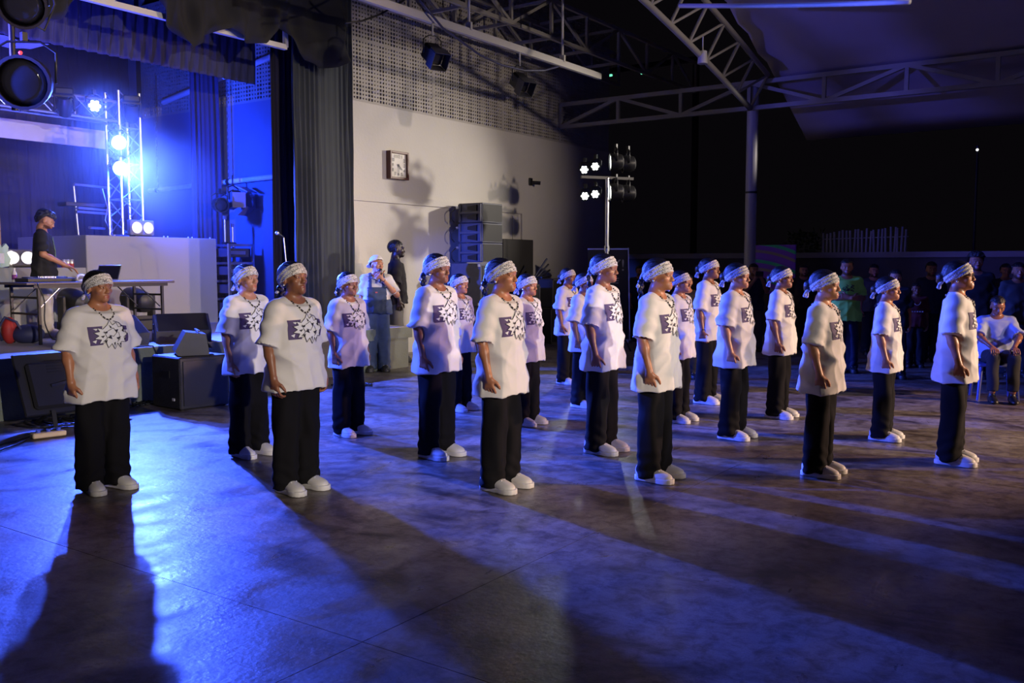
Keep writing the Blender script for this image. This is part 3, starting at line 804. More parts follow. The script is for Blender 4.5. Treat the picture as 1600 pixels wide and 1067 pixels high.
MB().bar(oc + Mx @ Vector((-.28, -.05, -.05)), oc + Mx @ Vector((-.1, -.05, -.02)), .03).build('bracket_arm', M_BMETAL, sc0)
for sx in (-1, 1):
    MB().bar(oc + Mx @ Vector((sx * .3, -.02, -.3)), (sx * .32, -.22, .012), .04, .02).build('stand_leg', M_BLACK, sc0)
    MB().bar(oc + Mx @ Vector((sx * .3, -.0, -.3)), (sx * .32, .2, .012), .04, .02).build('stand_leg', M_BLACK, sc0)
# cables on the floor
rnd = random.Random(11)
def cable(label, px_pts, r=.009, m=M_CABLE, z=.0, wob=.03):
    P = [on_z(a, b, z) for a, b in px_pts]; out = []
    for i in range(len(P) - 1):
        for k in range(8):
            f = k / 8
            a, b, c, d = P[max(i - 1, 0)], P[i], P[i + 1], P[min(i + 2, len(P) - 1)]
            q = .5 * ((2 * b) + (c - a) * f + (2 * a - 5 * b + 4 * c - d) * f * f + (3 * b - a - 3 * c + d) * f ** 3)
            out.append((q.x, q.y, z + r + .004 + rnd.uniform(0, .004)))
    return tag(MB().tube(out, r, 6).build('floor_cable', m, None, True), label, 'cable')
cable('black cable running out across the blue lit floor', [(-20, 702), (30, 688), (70, 674), (95, 666)])
cable('second black cable curving beside the first across the floor', [(-20, 712), (25, 697), (60, 680), (110, 668)], .008)
for k in range(7):
    pts = []
    cx, cy = 60 + k * 14, 668 - k * 1.5
    for j in range(9):
        a = j * .9 + k; pts.append((cx + 34 * math.cos(a) * rnd.uniform(.6, 1.2), cy + 7 * math.sin(a) * rnd.uniform(.6, 1.1) - 4))
    cable('tangled black cable piled under the leaning flat screen', pts)['group'] = 'cable pile by the flat screen'
for k in range(5):
    pts = [(200 + 8 * j + rnd.uniform(-3, 3), 634 - 1.0 * j + 4 * math.sin(j + k * 1.3)) for j in range(10)]
    cable('loose black cable lying along the stage foot by the floor speaker', pts)['group'] = 'cables along the stage foot'
cable('thin white cable arching along the stage foot', [(200, 626), (225, 622), (250, 617), (268, 622)], .01, M_WHITE)
for k in range(4):
    pts = [(520 + 16 * j + rnd.uniform(-4, 4), 604 - .6 * j + 3 * math.sin(j * 1.2 + k * 1.7)) for j in range(5)]
    cable('loose black cable on the floor near the singer', pts)['group'] = 'cables near the singer'
tag(MB().tube([(on_z(225, 545, SZ).x + .02 * k, 9.9 - .014 * k if k < 12 else 9.72, SZ + .02 - (.0 if k < 8 else .05 * (k - 8))) for k in range(18)], .008).build('drooping_cable', M_CABLE, None, True), 'black cable drooping over the stage edge between the monitors', 'cable')
p = on_z(76, 684)
t = thing('power_strip', 'pale power strip with blue plugs among the cables', 'power strip', (p.x, p.y, 0), R(-10))
MB().box((0, 0, .035), (.30, .09, .05), bev=.01).build('strip_body', mat('aged_white', (.5, .42, .28), .5), t)
for k in range(3): MB().cyl((-.09 + .09 * k, 0, .06), (-.09 + .09 * k, 0, .085), .02).build('plug', mat('plug_blue', (.05, .1, .6), .4), t)
tag(MB().box((0, 0, .05), (.32, .22, .07), (.05, .03, .3), bev=.02).build('white_bundle', mat('white_cloth', (.5, .5, .45), .8), None, True), 'white folded bundle on the floor beside the big speaker', 'bundle').location = on_z(275, 634, .0)

# rack tower right of riser
RX, RY = on_y(362, 400, 13.15).x, 13.15
t = thing('equipment_rack', 'open silver equipment rack standing right of the tall riser', 'rack', (RX, RY, SZ))
rw, rd, rh = .5, .5, on_y(362, 381, 13.0).z - SZ
for sx in (-1, 1):
    for sy in (-1, 1): MB().box((sx * rw / 2, sy * rd / 2, rh / 2), (.04, .04, rh)).build('post', M_ALU, t)
for k in range(5):
    z = rh - .02 - k * .31
    for sy in (-1, 1): MB().box((0, sy * rd / 2, z), (rw, .03, .04)).build('cross_bar', M_ALU, t)
    if k < 4:
        MB().box((0, 0, z - .13), (rw - .05, rd - .04, .15), bev=.01).build('rack_unit', mat('rack_unit_face', (.10, .10, .13), .4, .4), t)
        MB().box((-.05, -rd / 2 + .012, z - .13), (.3, .012, .06)).build('face_plate', M_ALU, t)
rz_ = SZ + rh
def lamp_stand(label, px, pys, ang):
    q = on_y(px, 380, RY); top = on_y(px, pys, RY).z
    t = thing('lamp_post', label, 'stand', (q.x, RY - .05, rz_), 0, 'short lamp posts on the rack')
    MB().cyl((0, 0, 0), (0, 0, top - rz_), .018).build('tube', M_ALU, t); MB().cyl((0, 0, 0), (0, 0, .03), .07, .05, 12).build('foot', M_BMETAL, t)
    MB().box((0, 0, top - rz_), (.04, .05, .06)).build('joint', M_ALU, t)
lamp_stand('thin silver post on the left of the equipment rack', 349, 340, 0)
lamp_stand('thin silver post on the middle of the equipment rack', 361, 352, 0)
q = on_y(372, 312, RY)
t = thing('barndoor_lamp', 'dark stage lamp with open metal flaps above the equipment rack', 'stage light', q, R(20))
MB().box((0, .1, 0), (.26, .3, .26), (R(-25), 0, 0), bev=.03).build('housing', M_BMETAL, t)
fl_m = mat('flap_metal', (.22, .2, .28), .45, .3)
MB().box((-.02, -.18, .17), (.34, .24, .01), (R(25), 0, 0)).build('flap', fl_m, t); MB().box((.02, -.15, -.2), (.28, .22, .01), (R(-40), 0, 0)).build('flap', fl_m, t)
for s in (-1, 1): MB().box((s * .2, -.14, -.02), (.01, .22, .26), (0, 0, R(-25 * s))).build('flap', fl_m, t)
MB().tube([(-.17, .1, 0), (-.17, .1, .2), (0, .1, .25), (.17, .1, .2), (.17, .1, 0)], .012).cyl((0, .1, .25), (0, .1, .42), .014).build('yoke', M_BMETAL, t)
par('side_can', 'round dark stage can left of the flapped lamp', on_y(343, 320, RY - .1), (-.3, -1, -.1), .12, .25)

# microphone stand
q = on_z(452, 520, SZ); q = Vector((on_y(447, 440, 10.6).x, 10.6, SZ))
hd = on_y(433, 364, 10.6)
t = thing('microphone_stand', 'straight microphone stand with a boom in front of the dark curtain', 'microphone stand', q)
MB().cyl((0, 0, 0), (0, 0, .02), .13, n=18).build('base', M_BMETAL, t, 'auto')
el = hd - q + Vector((.12, 0, -.06))
MB().cyl((0, 0, .02), (-.0 + .02, 0, .95), .012).build('pole', M_ALU, t); MB().cyl((.02, 0, .9), el, .009).build('boom', M_ALU, t)
MB().sph((.02, 0, .93), .028, 8, 6).build('clutch', M_BLACK, t, True)
MB().cyl(el, hd - q, .013, .018).build('microphone', M_BMETAL, t, 'auto'); MB().sph(hd - q, .03, 10, 8).build('microphone_head', M_ALU, t, True)

# hanging cans at the upper left, over the floor before the stage
hb = thing('drop_bar', 'dark vertical drop bar holding two big cans over the stage front', 'bar', on_y(22, 140, 9.3))
MB().cyl((0, 0, -.2), (0, 0, 3.2), .03).build('bar', M_BMETAL, hb); MB().box((0, 0, .75), (.5, .05, .05)).build('cross_arm', M_BMETAL, hb); MB().box((.1, 0, 1.45), (.4, .05, .05)).build('cross_arm', M_BMETAL, hb)
MB().tube([(.05, -.05, .7), (.3, -.05, .62), (.42, -.05, .9), (.35, -.05, 1.25)], .012).build('cable', M_CABLE, hb, True)
M_CAN = mat('can_plum', (.010, .006, .02), .6)
for py, lb, rr in ((128, 'large round plum black can with a red indicator at upper left', .235), (14, 'large dark can with handles above the red lit can', .2)):
    q = on_y(40 if py > 50 else 34, py if py > 50 else 4, 8.86)
    t = par('hanging_can', lb, q, (-.62, -.75, -.22) if py > 50 else (-.4, -.8, -.4), rr, .36)
    t.children[0].data.materials[0] = M_CAN
    if py > 50:
        back = Vector((-.25, -.9, .5)).normalized()
        MB().sph(Vector((-.10, -.12, .235)), .018).build('indicator', mat('red_led', (1, .05, .05), .4, var=0, emit=(1, .03, .04), estr=3), t, True)

# ---- right of the stage: line array on sub boxes
M_SPK = mat('speaker_paint', (.10, .105, .13), .5, 0, .25, 12)
SPX0, SPX1, SPY0, SPY1 = 14.30, 14.97, 10.72, 11.30
for k in range(2):
    t = thing('bass_speaker', ['dark bass cabinet on the floor under the speaker stack', 'dark bass cabinet directly under the three stacked speakers'][k], 'speaker', (14.55, 10.95, .84 * k))
    MB().box((0, 0, .418), (.95, .72, .83), bev=.015).build('cabinet', M_SPK, t); MB().box((0, -.362, .418), (.86, .012, .74)).build('grille', M_BLACK, t)
    MB().box((-.478, 0, .5), (.012, .22, .1)).build('side_handle', M_BLACK, t)
    for z in (.05, .79): MB().box((-.478, -.33, z), (.014, .05, .05)).build('corner', M_ALU, t)
for k in range(3):
    t = thing('array_speaker', ['lowest', 'middle', 'topmost'][k] + ' blue lit speaker of the stack on the bass cabinets', 'speaker', ((SPX0 + SPX1) / 2, 11.0, 1.685 + .385 * k))
    hw = (SPX1 - SPX0) / 2
    MB().box((0, 0, .19), (hw * 2, .58, .375), bev=.01).build('cabinet', M_SPK, t)
    MB().box((0, -.292, .19), (hw * 2 - .05, .012, .33)).build('grille', mat('array_grille', (.012, .012, .012), .6, .2), t)
    for z in (.1, .28):
        MB().prism([(-.17, z - .06), (.05, z - .03), (.05, z + .03), (-.17, z + .06)], -hw - .03, -hw + .01, 'x').build('side_pocket', M_BLACK, t)
    MB().box((-hw - .025, -.02, .19), (.04, .5, .05), bev=.01).build('side_handle', M_SPK, t)
    for s in (-1, 1): MB().box((-hw - .02, s * .25, .19), (.035, .05, .34), bev=.008).build('rigging_rail', M_SPK, t)
    MB().box((-hw - .04, .28, .29), (.05, .05, .04)).build('connector', M_ALU, t)
    tag(MB().tube([(SPX0 - .085, 11.29, 1.97 + .385 * k), (SPX0 - .18, 11.33, 1.88 + .385 * k), (SPX0 - .17, 11.33, 1.76 + .385 * k), (SPX0 - .085, 11.33, 1.70 + .385 * k)], .01).build('link_cable', M_CABLE, None, True), 'short cable looping behind the ' + ['lowest', 'middle', 'topmost'][k] + ' speaker of the stack', 'cable', 'speaker link cables')
q0, q1 = on_y(787, 373, 11.25), on_y(834, 373, 11.25)
tag(MB().box(((q0.x + q1.x) / 2, 11.3, q0.z / 2), (q1.x - q0.x, .08, q0.z), bev=.01).build('dark_board', mat('dark_board', (.035, .032, .03), .7, 0, .2, 4)), 'tall dark board leaning on the wall right of the speaker stack', 'board')
def case(label, px, Y, w, d, z0, h, rz=0):
    q = on_y(px, 420, Y); t = thing('road_case', label, 'case', (q.x, Y, z0), rz)
    MB().box((0, 0, h / 2), (w, d, h), bev=.012).build('case_body', mat('case_black', (.02, .018, .018), .5, 0, .3, 6), t)
    for z in (.02, h - .02): MB().box((0, -d / 2 - .002, z), (w, .012, .03)).build('edge_strip', mat('dull_edge', (.12, .11, .11), .5, .5), t)
    for s in (-1, 1): MB().box((s * (w / 2 - .015), -d / 2 - .002, h / 2), (.03, .012, h)).build('edge_strip', mat('dull_edge', (.12, .11, .11), .5, .5), t)
    MB().box((0, -d / 2 - .006, h * .6), (.18, .02, .09)).build('latch', mat('latch_red', (.15, .02, .02), .5), t)
case('lower black road case stacked behind the dancers by the wall', 860, 10.6, .9, .6, 0, .75)
case('upper black road case stacked behind the dancers by the wall', 862, 10.6, .8, .55, .752, .6)
case('dark road case between the speaker stack and the road case pile', 818, 10.55, .45, .5, 0, 1.25)
q = on_y(852, 412, 10.6)
t = thing('folded_stand', 'dark folded stands lying on top of the road cases', 'stand', (q.x, 10.6, 1.352))
for k in range(4): MB().cyl((-.3, -.1 + .06 * k, .03), (.35 - .1 * k, .08 - .03 * k, .06 + .12 * k), .02).build('tube', M_BMETAL, t)

# light stand with eight lamps
LSX, LSY = 15.5, 8.65
t = thing('light_stand', 'tall light stand with a cross bar of bright lamps before the wall end', 'light stand', (LSX, LSY, 0))
hzl = on_x(948, 278, LSX).z
MB().cyl((0, 0, .5), (0, 0, hzl), .035, n=12).build('pole', M_ALU, t, 'auto'); MB().cyl((0, 0, 1.9), (0, 0, 2.0), .05, n=12).build('collar', M_ALU, t, 'auto'); MB().cyl((0, 0, 1.95), (-.09, -.05, 1.97), .012).build('knob', M_BLACK, t)
for k in range(3):
    a = R(20 + 120 * k); MB().bar((0, 0, .9), (.6 * math.cos(a), .6 * math.sin(a), .02), .035, .02).build('leg', M_BMETAL, t)
b0, b1 = on_y(905, 285, LSY + .1) , on_y(985, 268, LSY - .1)
ax = Vector((.75, -.5, 0)).normalized()
MB().bar(-ax * .55 + Vector((0, 0, hzl)), ax * .55 + Vector((0, 0, hzl)), .05).build('cross_bar', M_BMETAL, t)
LS_LIT = [(914, 265, 1), (931, 260, 1), (915, 306, 1), (931, 303, 1)]
for i, (px, py, l) in enumerate(LS_LIT):
    q = at_dist(px, py, Vector((LSX, LSY + .1, 0)))
    par('par_light', ['lit multi lens lamp above the cross bar at its outer end', 'lit multi lens lamp above the cross bar next to the pole', 'lit multi lens lamp below the cross bar at its outer end', 'lit multi lens lamp below the cross bar next to the pole'][i], q, (-.75, -.25, -.10), .088, .16, M_LITW, 'lit lamps on the light stand', True, 0, True)
for i, (px, py) in enumerate([(962, 253), (962, 300), (981, 256), (981, 302)]):
    q = at_dist(px, py, Vector((LSX + .2 + .25 * (i // 2), LSY - .2, 0)))
    par('par_light', ['side on lamp with glowing rim above the light stand bar', 'side on lamp with glowing rim below the light stand bar', 'unlit black lamp above the light stand bar', 'unlit black lamp below the light stand bar'][i], q, (-.62, .8, -.05), .16, .24, M_LITW if i < 2 else None, 'dark lamps on the light stand', True)
q = on_x(920, 285, LSX)
spot('par_beam', (LSX - .35, LSY + .1, hzl + .05), (8, 8.5, .8), 110, (.95, 1, .9), 75, .6, .1)

# banner with partly readable lettering
p = at_dist(967, 470, Vector((13.9, 5.6 + 1.5, 0)))
p = on_x(963, 440, 17.2)
t = thing('rollup_banner', 'black roll up banner with grey letters ending in Y and an exclamation mark', 'banner', (17.2, p.y + .2, 0), R(-62))
MB().box((0, 0, 1.02), (.85, .012, 1.9)).build('banner_sheet', mat('banner_black', (.014, .013, .013), .5), t); MB().box((0, 0, .035), (.9, .16, .07), bev=.01).build('cassette', M_ALU, t); MB().box((0, 0, 1.975), (.87, .03, .03)).build('top_rail', M_ALU, t)
cu = bpy.data.curves.new('lettering', 'FONT'); cu.body = 'Y!'; cu.size = .34; cu.extrude = .002
q = bpy.data.objects.new('lettering', cu); col.objects.link(q)
me = bpy.data.meshes.new_from_object(q.evaluated_get(bpy.context.evaluated_depsgraph_get())); bpy.data.objects.remove(q)
n = link('lettering', me, mat('banner_grey', (.32, .31, .3), .6), t); n.rotation_euler = (R(90), 0, 0); n.location = (.06, -.012, 1.52)
MB().bar((.47, -.02, .05), (.42, -.02, 2.0), .02).build('side_pole', M_ALU, t)
for k in range(3): MB().box((.08 + .02 * k, -.008, 1.36 - .05 * k), (.3 - .05 * k, .003, .018)).build('small_print', mat('banner_grey', (.32, .31, .3), .6), t)

# painted ring board
m = bpy.data.materials.new('ring_paint'); m.use_nodes = True; nt = m.node_tree; N = nt.nodes; L = nt.links
tc = N.new('ShaderNodeTexCoord'); mp = N.new('ShaderNodeMapping'); mp.inputs['Location'].default_value = (0, -.5, .5)
L.new(tc.outputs['Object'], mp.inputs['Vector'])
ln = N.new('ShaderNodeVectorMath'); ln.operation = 'LENGTH'; L.new(mp.outputs['Vector'], ln.inputs[0])
mm = N.new('ShaderNodeMath'); mm.operation = 'MULTIPLY'; mm.inputs[1].default_value = 2.6; L.new(ln.outputs['Value'], mm.inputs[0])
fr = N.new('ShaderNodeMath'); fr.operation = 'FRACT'; L.new(mm.outputs[0], fr.inputs[0])
rp = N.new('ShaderNodeValToRGB'); rp.color_ramp.interpolation = 'CONSTANT'; e = rp.color_ramp.elements
e[0].position = 0; e[0].color = (.30, .08, .85, 1); e[1].position = .3; e[1].color = (.40, .30, .34, 1)
for q_, c_ in ((.45, (.28, .07, .8, 1)), (.72, (.05, .7, .4, 1)), (.9, (.26, .07, .8, 1))):
    z_ = e.new(q_); z_.color = c_
L.new(fr.outputs[0], rp.inputs['Fac']); L.new(rp.outputs['Color'], N['Principled BSDF'].inputs['Base Color'])
a, b = on_x(1168, 392, 19.9), on_x(1242, 450, 19.9)
t = thing('painted_board', 'board painted with purple and green rings standing near the column', 'board', (19.9, (a.y + b.y) / 2, 0), 0)
MB().box((0, 0, (a.z + b.z) / 2), (.05, abs(a.y - b.y), a.z - b.z + .25)).build('board_face', m, t)
for s in (-1, 1): MB().box((.04, s * .4, .9), (.04, .05, 1.8)).build('support_leg', M_BMETAL, t)
# small far lamps on a far beam and a post
fz = on_x(980, 113, 24.0)
t = thing('far_roof_frame', 'dark far steel frame carrying two tiny green lamps', 'frame', (24.05, fz.y, 0))
MB().box((0, 0, fz.z + .12), (.12, 4.4, .14)).build('beam', M_BMETAL, t)
for s in (-1, 1): MB().box((0, s * 2.1, fz.z / 2), (.14, .14, fz.z)).build('post', M_BMETAL, t)
q = on_x(1527, 234, 23); t = thing('lamp_post', 'thin dark lamp post beyond the boundary wall', 'lamp post', (23.02, q.y, 0))
MB().cyl((.04, 0, 0), (.04, 0, q.z + .1), .03).build('post', M_BMETAL, t); MB().bar((.04, 0, q.z + .06), (-.04, 0, q.z + .06), .04).build('arm', M_BMETAL, t)
for px, py, cl, lb in ((952, 118, (.2, 1, .6), 'tiny green lamp under the far dark roof'), (1006, 114, (.2, 1, .6), 'tiny green lamp under the far dark roof')):
    o = tag(MB().box((0, 0, 0), (.05, .2, .06), bev=.015).build('exit_lamp', mat('green_lamp', (.1, .6, .4), .4, var=0, emit=cl, estr=1.2)), lb, 'lamp', 'green far lamps'); o.location = on_x(px, py, 24.0) + Vector((0, 0, 0))
tag(MB().sph((0, 0, 0), .03).build('far_lamp', mat('far_white', (1, 1, 1), .4, var=0, emit=(1, 1, 1), estr=1.5), None, True), 'tiny white lamp shining in the dark beyond the wall', 'lamp').location = on_x(1527, 234, 23)
# two cans hung on the batten
for px, py, lb in ((676, 84, 'flapped stage can hung on the batten nearer the stage'), (812, 128, 'flapped stage can hung on the batten farther from the stage')):
    q = on_y(px, py, HB_Y - .02)
    t = thing('batten_can', lb, 'stage light', q, R(-20))
    Mr = Euler((R(-50), 0, 0)).to_matrix()
    MB().box((0, 0, 0), (.24, .28, .24), (R(35), 0, 0), bev=.03).build('housing', M_BMETAL, t)
    Ma = Euler((R(35), 0, 0)).to_matrix()
    for ang, off, dim in ((0, (0, -.2, .13), (.26, .18, .01)), (0, (0, -.2, -.13), (.26, .18, .01)), (0, (.13, -.2, 0), (.01, .18, .24)), (0, (-.13, -.2, 0), (.01, .18, .24))):
        MB().box(Ma @ Vector(off), dim, Ma).build('flap', mat('flap_dark', (.06, .06, .07), .4, .3), t)
    MB().box(Ma @ Vector((0, .15, 0)), (.14, .06, .14), Ma, bev=.02).build('lamp_cap', M_BMETAL, t)
    hgt = HB_Z - q.z - .05
    MB().tube([(-.15, 0, 0), (-.15, 0, min(.2, hgt * .6)), (-.06, 0, min(.26, hgt * .8)), (.06, 0, min(.26, hgt * .8)), (.15, 0, min(.2, hgt * .6)), (.15, 0, 0)], .011).build('yoke', M_BMETAL, t, True)
    MB().cyl((0, 0, min(.26, hgt * .8)), (0, 0, hgt), .014).build('hook', M_STEELW, t)
tag(MB().tube([on_y(a, b, HB_Y - .12) for a, b in ((655, 0), (672, 20), (692, 44), (720, 64), (750, 86), (785, 102), (820, 110), (850, 110), (872, 104))], .018).build('batten_cable', mat('blue_black_cable', (.04, .04, .10), .5), None, True), 'dark cable sagging under the white batten', 'cable')
tag(MB().tube([on_y(a, b, HB_Y + .4) for a, b in ((540, 36), (565, 33), (595, 22), (620, 8), (640, -6))], .015).build('roof_cable', M_CABLE, None, True), 'dark cable sagging from the swag toward the batten', 'cable')

# haze hanging over the stage
hm = bpy.data.materials.new('stage_haze'); hm.use_nodes = True; nt = hm.node_tree
nt.nodes.remove(nt.nodes['Principled BSDF']); vsn = nt.nodes.new('ShaderNodeVolumeScatter'); vsn.inputs['Density'].default_value = .045; vsn.inputs['Anisotropy'].default_value = .2
nt.links.new(vsn.outputs['Volume'], nt.nodes['Material Output'].inputs['Volume'])
hz_o = MB().box((6.8, 13.6, 2.95), (7.4, 3.3, 4.2)).build('stage_haze', hm); tag(hz_o, 'thin blue lit haze hanging around the stage lamps', 'haze'); hz_o['kind'] = 'stuff'
# =================================================================== PEOPLE
class Field:
    """signed distance field on a (non uniform) grid, meshed with surface nets"""
    def __init__(s, xs, ys, zs):
        s.x, s.y, s.z = (np.asarray(a, dtype=np.float64) for a in (xs, ys, zs))
        s.F = np.full((len(s.x), len(s.y), len(s.z)), .3)
    def _sub(s, lo, hi, pad):
        sl = []
        for a, l, h in zip((s.x, s.y, s.z), lo, hi):
            i0 = max(0, np.searchsorted(a, l - pad) - 1); i1 = min(len(a), np.searchsorted(a, h + pad) + 1)
            if i1 - i0 < 1: return None
            sl.append(slice(i0, i1))
        return tuple(sl)
    def _pts(s, sl):
        return s.x[sl[0]][:, None, None], s.y[sl[1]][None, :, None], s.z[sl[2]][None, None, :]
    def _put(s, sl, d, k, op):
        A = s.F[sl]
        if op == 'sub':
            d = -d
            if k > 0:
                h = np.clip(.5 - .5 * (A - d) / k, 0, 1); s.F[sl] = A * (1 - h) + d * h + k * h * (1 - h)
            else: s.F[sl] = np.maximum(A, d)
        else:
            if k > 0:
                h = np.clip(.5 + .5 * (A - d) / k, 0, 1); s.F[sl] = A * (1 - h) + d * h - k * h * (1 - h)
            else: s.F[sl] = np.minimum(A, d)
    def cap(s, a, b, ra, rb=None, k=.0, op='add', cut=False):
        rb = ra if rb is None else rb; a = np.array(a, float); b = np.array(b, float); R_ = max(ra, rb)
        sl = s._sub(np.minimum(a, b) - R_, np.maximum(a, b) + R_, k + .02)
        if sl is None: return s
        X, Y, Z = s._pts(sl); d = b - a; L2 = max(1e-9, d @ d)
        t0 = ((X - a[0]) * d[0] + (Y - a[1]) * d[1] + (Z - a[2]) * d[2]) / L2
        t = np.clip(t0, 0, 1)
        D = np.sqrt((X - a[0] - t * d[0]) ** 2 + (Y - a[1] - t * d[1]) ** 2 + (Z - a[2] - t * d[2]) ** 2) - (ra + (rb - ra) * t)
        if cut: D = np.maximum(D, (t0 - 1) * math.sqrt(L2))
        s._put(sl, D, k, op); return s
    def ell(s, c, r, k=0., op='add', M=None):
        c = np.array(c, float); r = np.array(r, float); m = r.max() if M is not None else r
        sl = s._sub(c - m, c + m, k + .02)
        if sl is None: return s
        X, Y, Z = s._pts(sl); X, Y, Z = X - c[0], Y - c[1], Z - c[2]
        if M is not None:
            X, Y, Z = (M[0][0] * X + M[1][0] * Y + M[2][0] * Z, M[0][1] * X + M[1][1] * Y + M[2][1] * Z, M[0][2] * X + M[1][2] * Y + M[2][2] * Z)
        k0 = np.sqrt((X / r[0]) ** 2 + (Y / r[1]) ** 2 + (Z / r[2]) ** 2) + 1e-9
        k1 = np.sqrt((X / r[0] ** 2) ** 2 + (Y / r[1] ** 2) ** 2 + (Z / r[2] ** 2) ** 2) + 1e-9
        s._put(sl, k0 * (k0 - 1) / k1, k, op); return s
    def chain(s, pts, rad, k=0., k0=None):
        for i in range(len(pts) - 1): s.cap(pts[i], pts[i + 1], rad[i], rad[i + 1], k if i or k0 is None else k0)
        return s
    def nets(s):
        F = s.F; S = F < 0
        nx, ny, nz = F.shape
        cs = np.zeros((nx - 1, ny - 1, nz - 1), np.int8)
        off = [(i, j, k) for i in (0, 1) for j in (0, 1) for k in (0, 1)]
        for i, j, k in off: cs += S[i:nx - 1 + i, j:ny - 1 + j, k:nz - 1 + k]
        act = np.argwhere((cs > 0) & (cs < 8))
        idx = np.full(cs.shape, -1, np.int64); idx[tuple(act.T)] = np.arange(len(act))
        acc = np.zeros((len(act), 3)); cnt = np.zeros(len(act)); ax = (s.x, s.y, s.z)
        for a in off:
            for d in range(3):
                if a[d]: continue
                b = list(a); b[d] = 1
                A = act + a; B = act + b
                fa = F[tuple(A.T)]; fb = F[tuple(B.T)]; m = (fa < 0) != (fb < 0)
                t = np.where(m, fa / np.where(m, fa - fb, 1), 0)
                for e in range(3):
                    pa = ax[e][A[:, e]]; pb = ax[e][B[:, e]]
                    acc[:, e] += np.where(m, pa + (pb - pa) * t, 0)
                cnt += m
        V = acc / cnt[:, None]; Q = []
        for d in range(3):
            u, w = (d + 1) % 3, (d + 2) % 3
            sa = [slice(None)] * 3; sb = [slice(None)] * 3; sa[d] = slice(0, -1); sb[d] = slice(1, None)
            A = S[tuple(sa)]; B = S[tuple(sb)]; E = np.argwhere(A != B)
            ok = (E[:, u] > 0) & (E[:, w] > 0) & (E[:, u] < F.shape[u] - 1) & (E[:, w] < F.shape[w] - 1); E = E[ok]
            ins = A[tuple(E.T)]; q = []
            for du, dw in ((-1, -1), (0, -1), (0, 0), (-1, 0)):
                C = E.copy(); C[:, u] += du; C[:, w] += dw; q.append(idx[tuple(C.T)])
            q = np.stack(q, 1); q[~ins] = q[~ins][:, ::-1]; Q.append(q)
        return V, np.concatenate(Q)

def axis(*segs):
    """(start, end, step) pieces joined into one strictly rising axis"""
    out = []
    for a, b, st in segs:
        n = max(1, int(round((b - a) / st))); out += [a + (b - a) * i / n for i in range(n)]
    return np.array(out + [segs[-1][1]])
def sst(a, b, x):
    t = np.clip((x - a) / (b - a), 0, 1); return t * t * (3 - 2 * t)
def vnormals(V, Q):
    n = np.cross(V[Q[:, 2]] - V[Q[:, 0]], V[Q[:, 3]] - V[Q[:, 1]]); N = np.zeros_like(V)
    for k in range(4): np.add.at(N, Q[:, k], n)
    return N / (np.linalg.norm(N, axis=1, keepdims=True) + 1e-12)
def np_mesh(name, V, Q, m, colr=None):
    me = bpy.data.meshes.new(name)
    me.from_pydata(V.tolist(), [], Q.tolist()); me.shade_smooth()
    if colr is not None:
        at = me.color_attributes.new('Col', 'FLOAT_COLOR', 'POINT')
        at.data.foreach_set('color', np.concatenate([colr, np.ones((len(colr), 1))], 1).ravel())
    me.materials.append(m); me.update(); return me

# ---------------- the base figure: 1.605 m tall with hair, facing -y, its left at +x
def hand(f, w, d, side, fr, curl=.55, s=1.0):
    """five fingered hand from wrist w along direction d; side = thumb direction, fr = palm normal"""
    d = Vector(d).normalized(); fr = Vector(fr); fr = (fr - d * fr.dot(d)).normalized(); side = Vector(side); side = (side - d * side.dot(d) - fr * side.dot(fr)).normalized(); w = Vector(w)
    f.cap(w, w + d * .03 * s, .022 * s, .024 * s, .015)
    for k in range(4):
        o = side * (.028 - .0187 * k) * s
        f.cap(w + d * .025 * s + o * .7, w + d * .078 * s + o, .0125 * s, .0115 * s, .012)
    ln = (.040, .046, .043, .034)
    for k in range(4):
        o = side * (.033 - .022 * k) * s; p = w + d * .08 * s + o; a = 0.; pts = [p]
        for j, q in enumerate((1.0, .68, .55)):
            a += curl * (.75, 1.0, .8)[j]; p = p + (d * math.cos(a) + fr * math.sin(a)) * ln[k] * q * s; pts.append(p)
        f.chain(pts, [.0090 * s, .0086 * s, .0082 * s, .0074 * s], .001, .006)
    b = w + d * .028 * s + side * .022 * s; a1 = b + (d * .55 + side * .7 + fr * .35).normalized() * .040 * s
    a2 = a1 + (d * .85 + side * .25 + fr * .45).normalized() * .032 * s; a3 = a2 + (d * .9 - side * .05 + fr * .5).normalized() * .024 * s
    f.chain([b, a1, a2, a3], [.0135 * s, .0115 * s, .0095 * s, .008 * s], .002, .012)

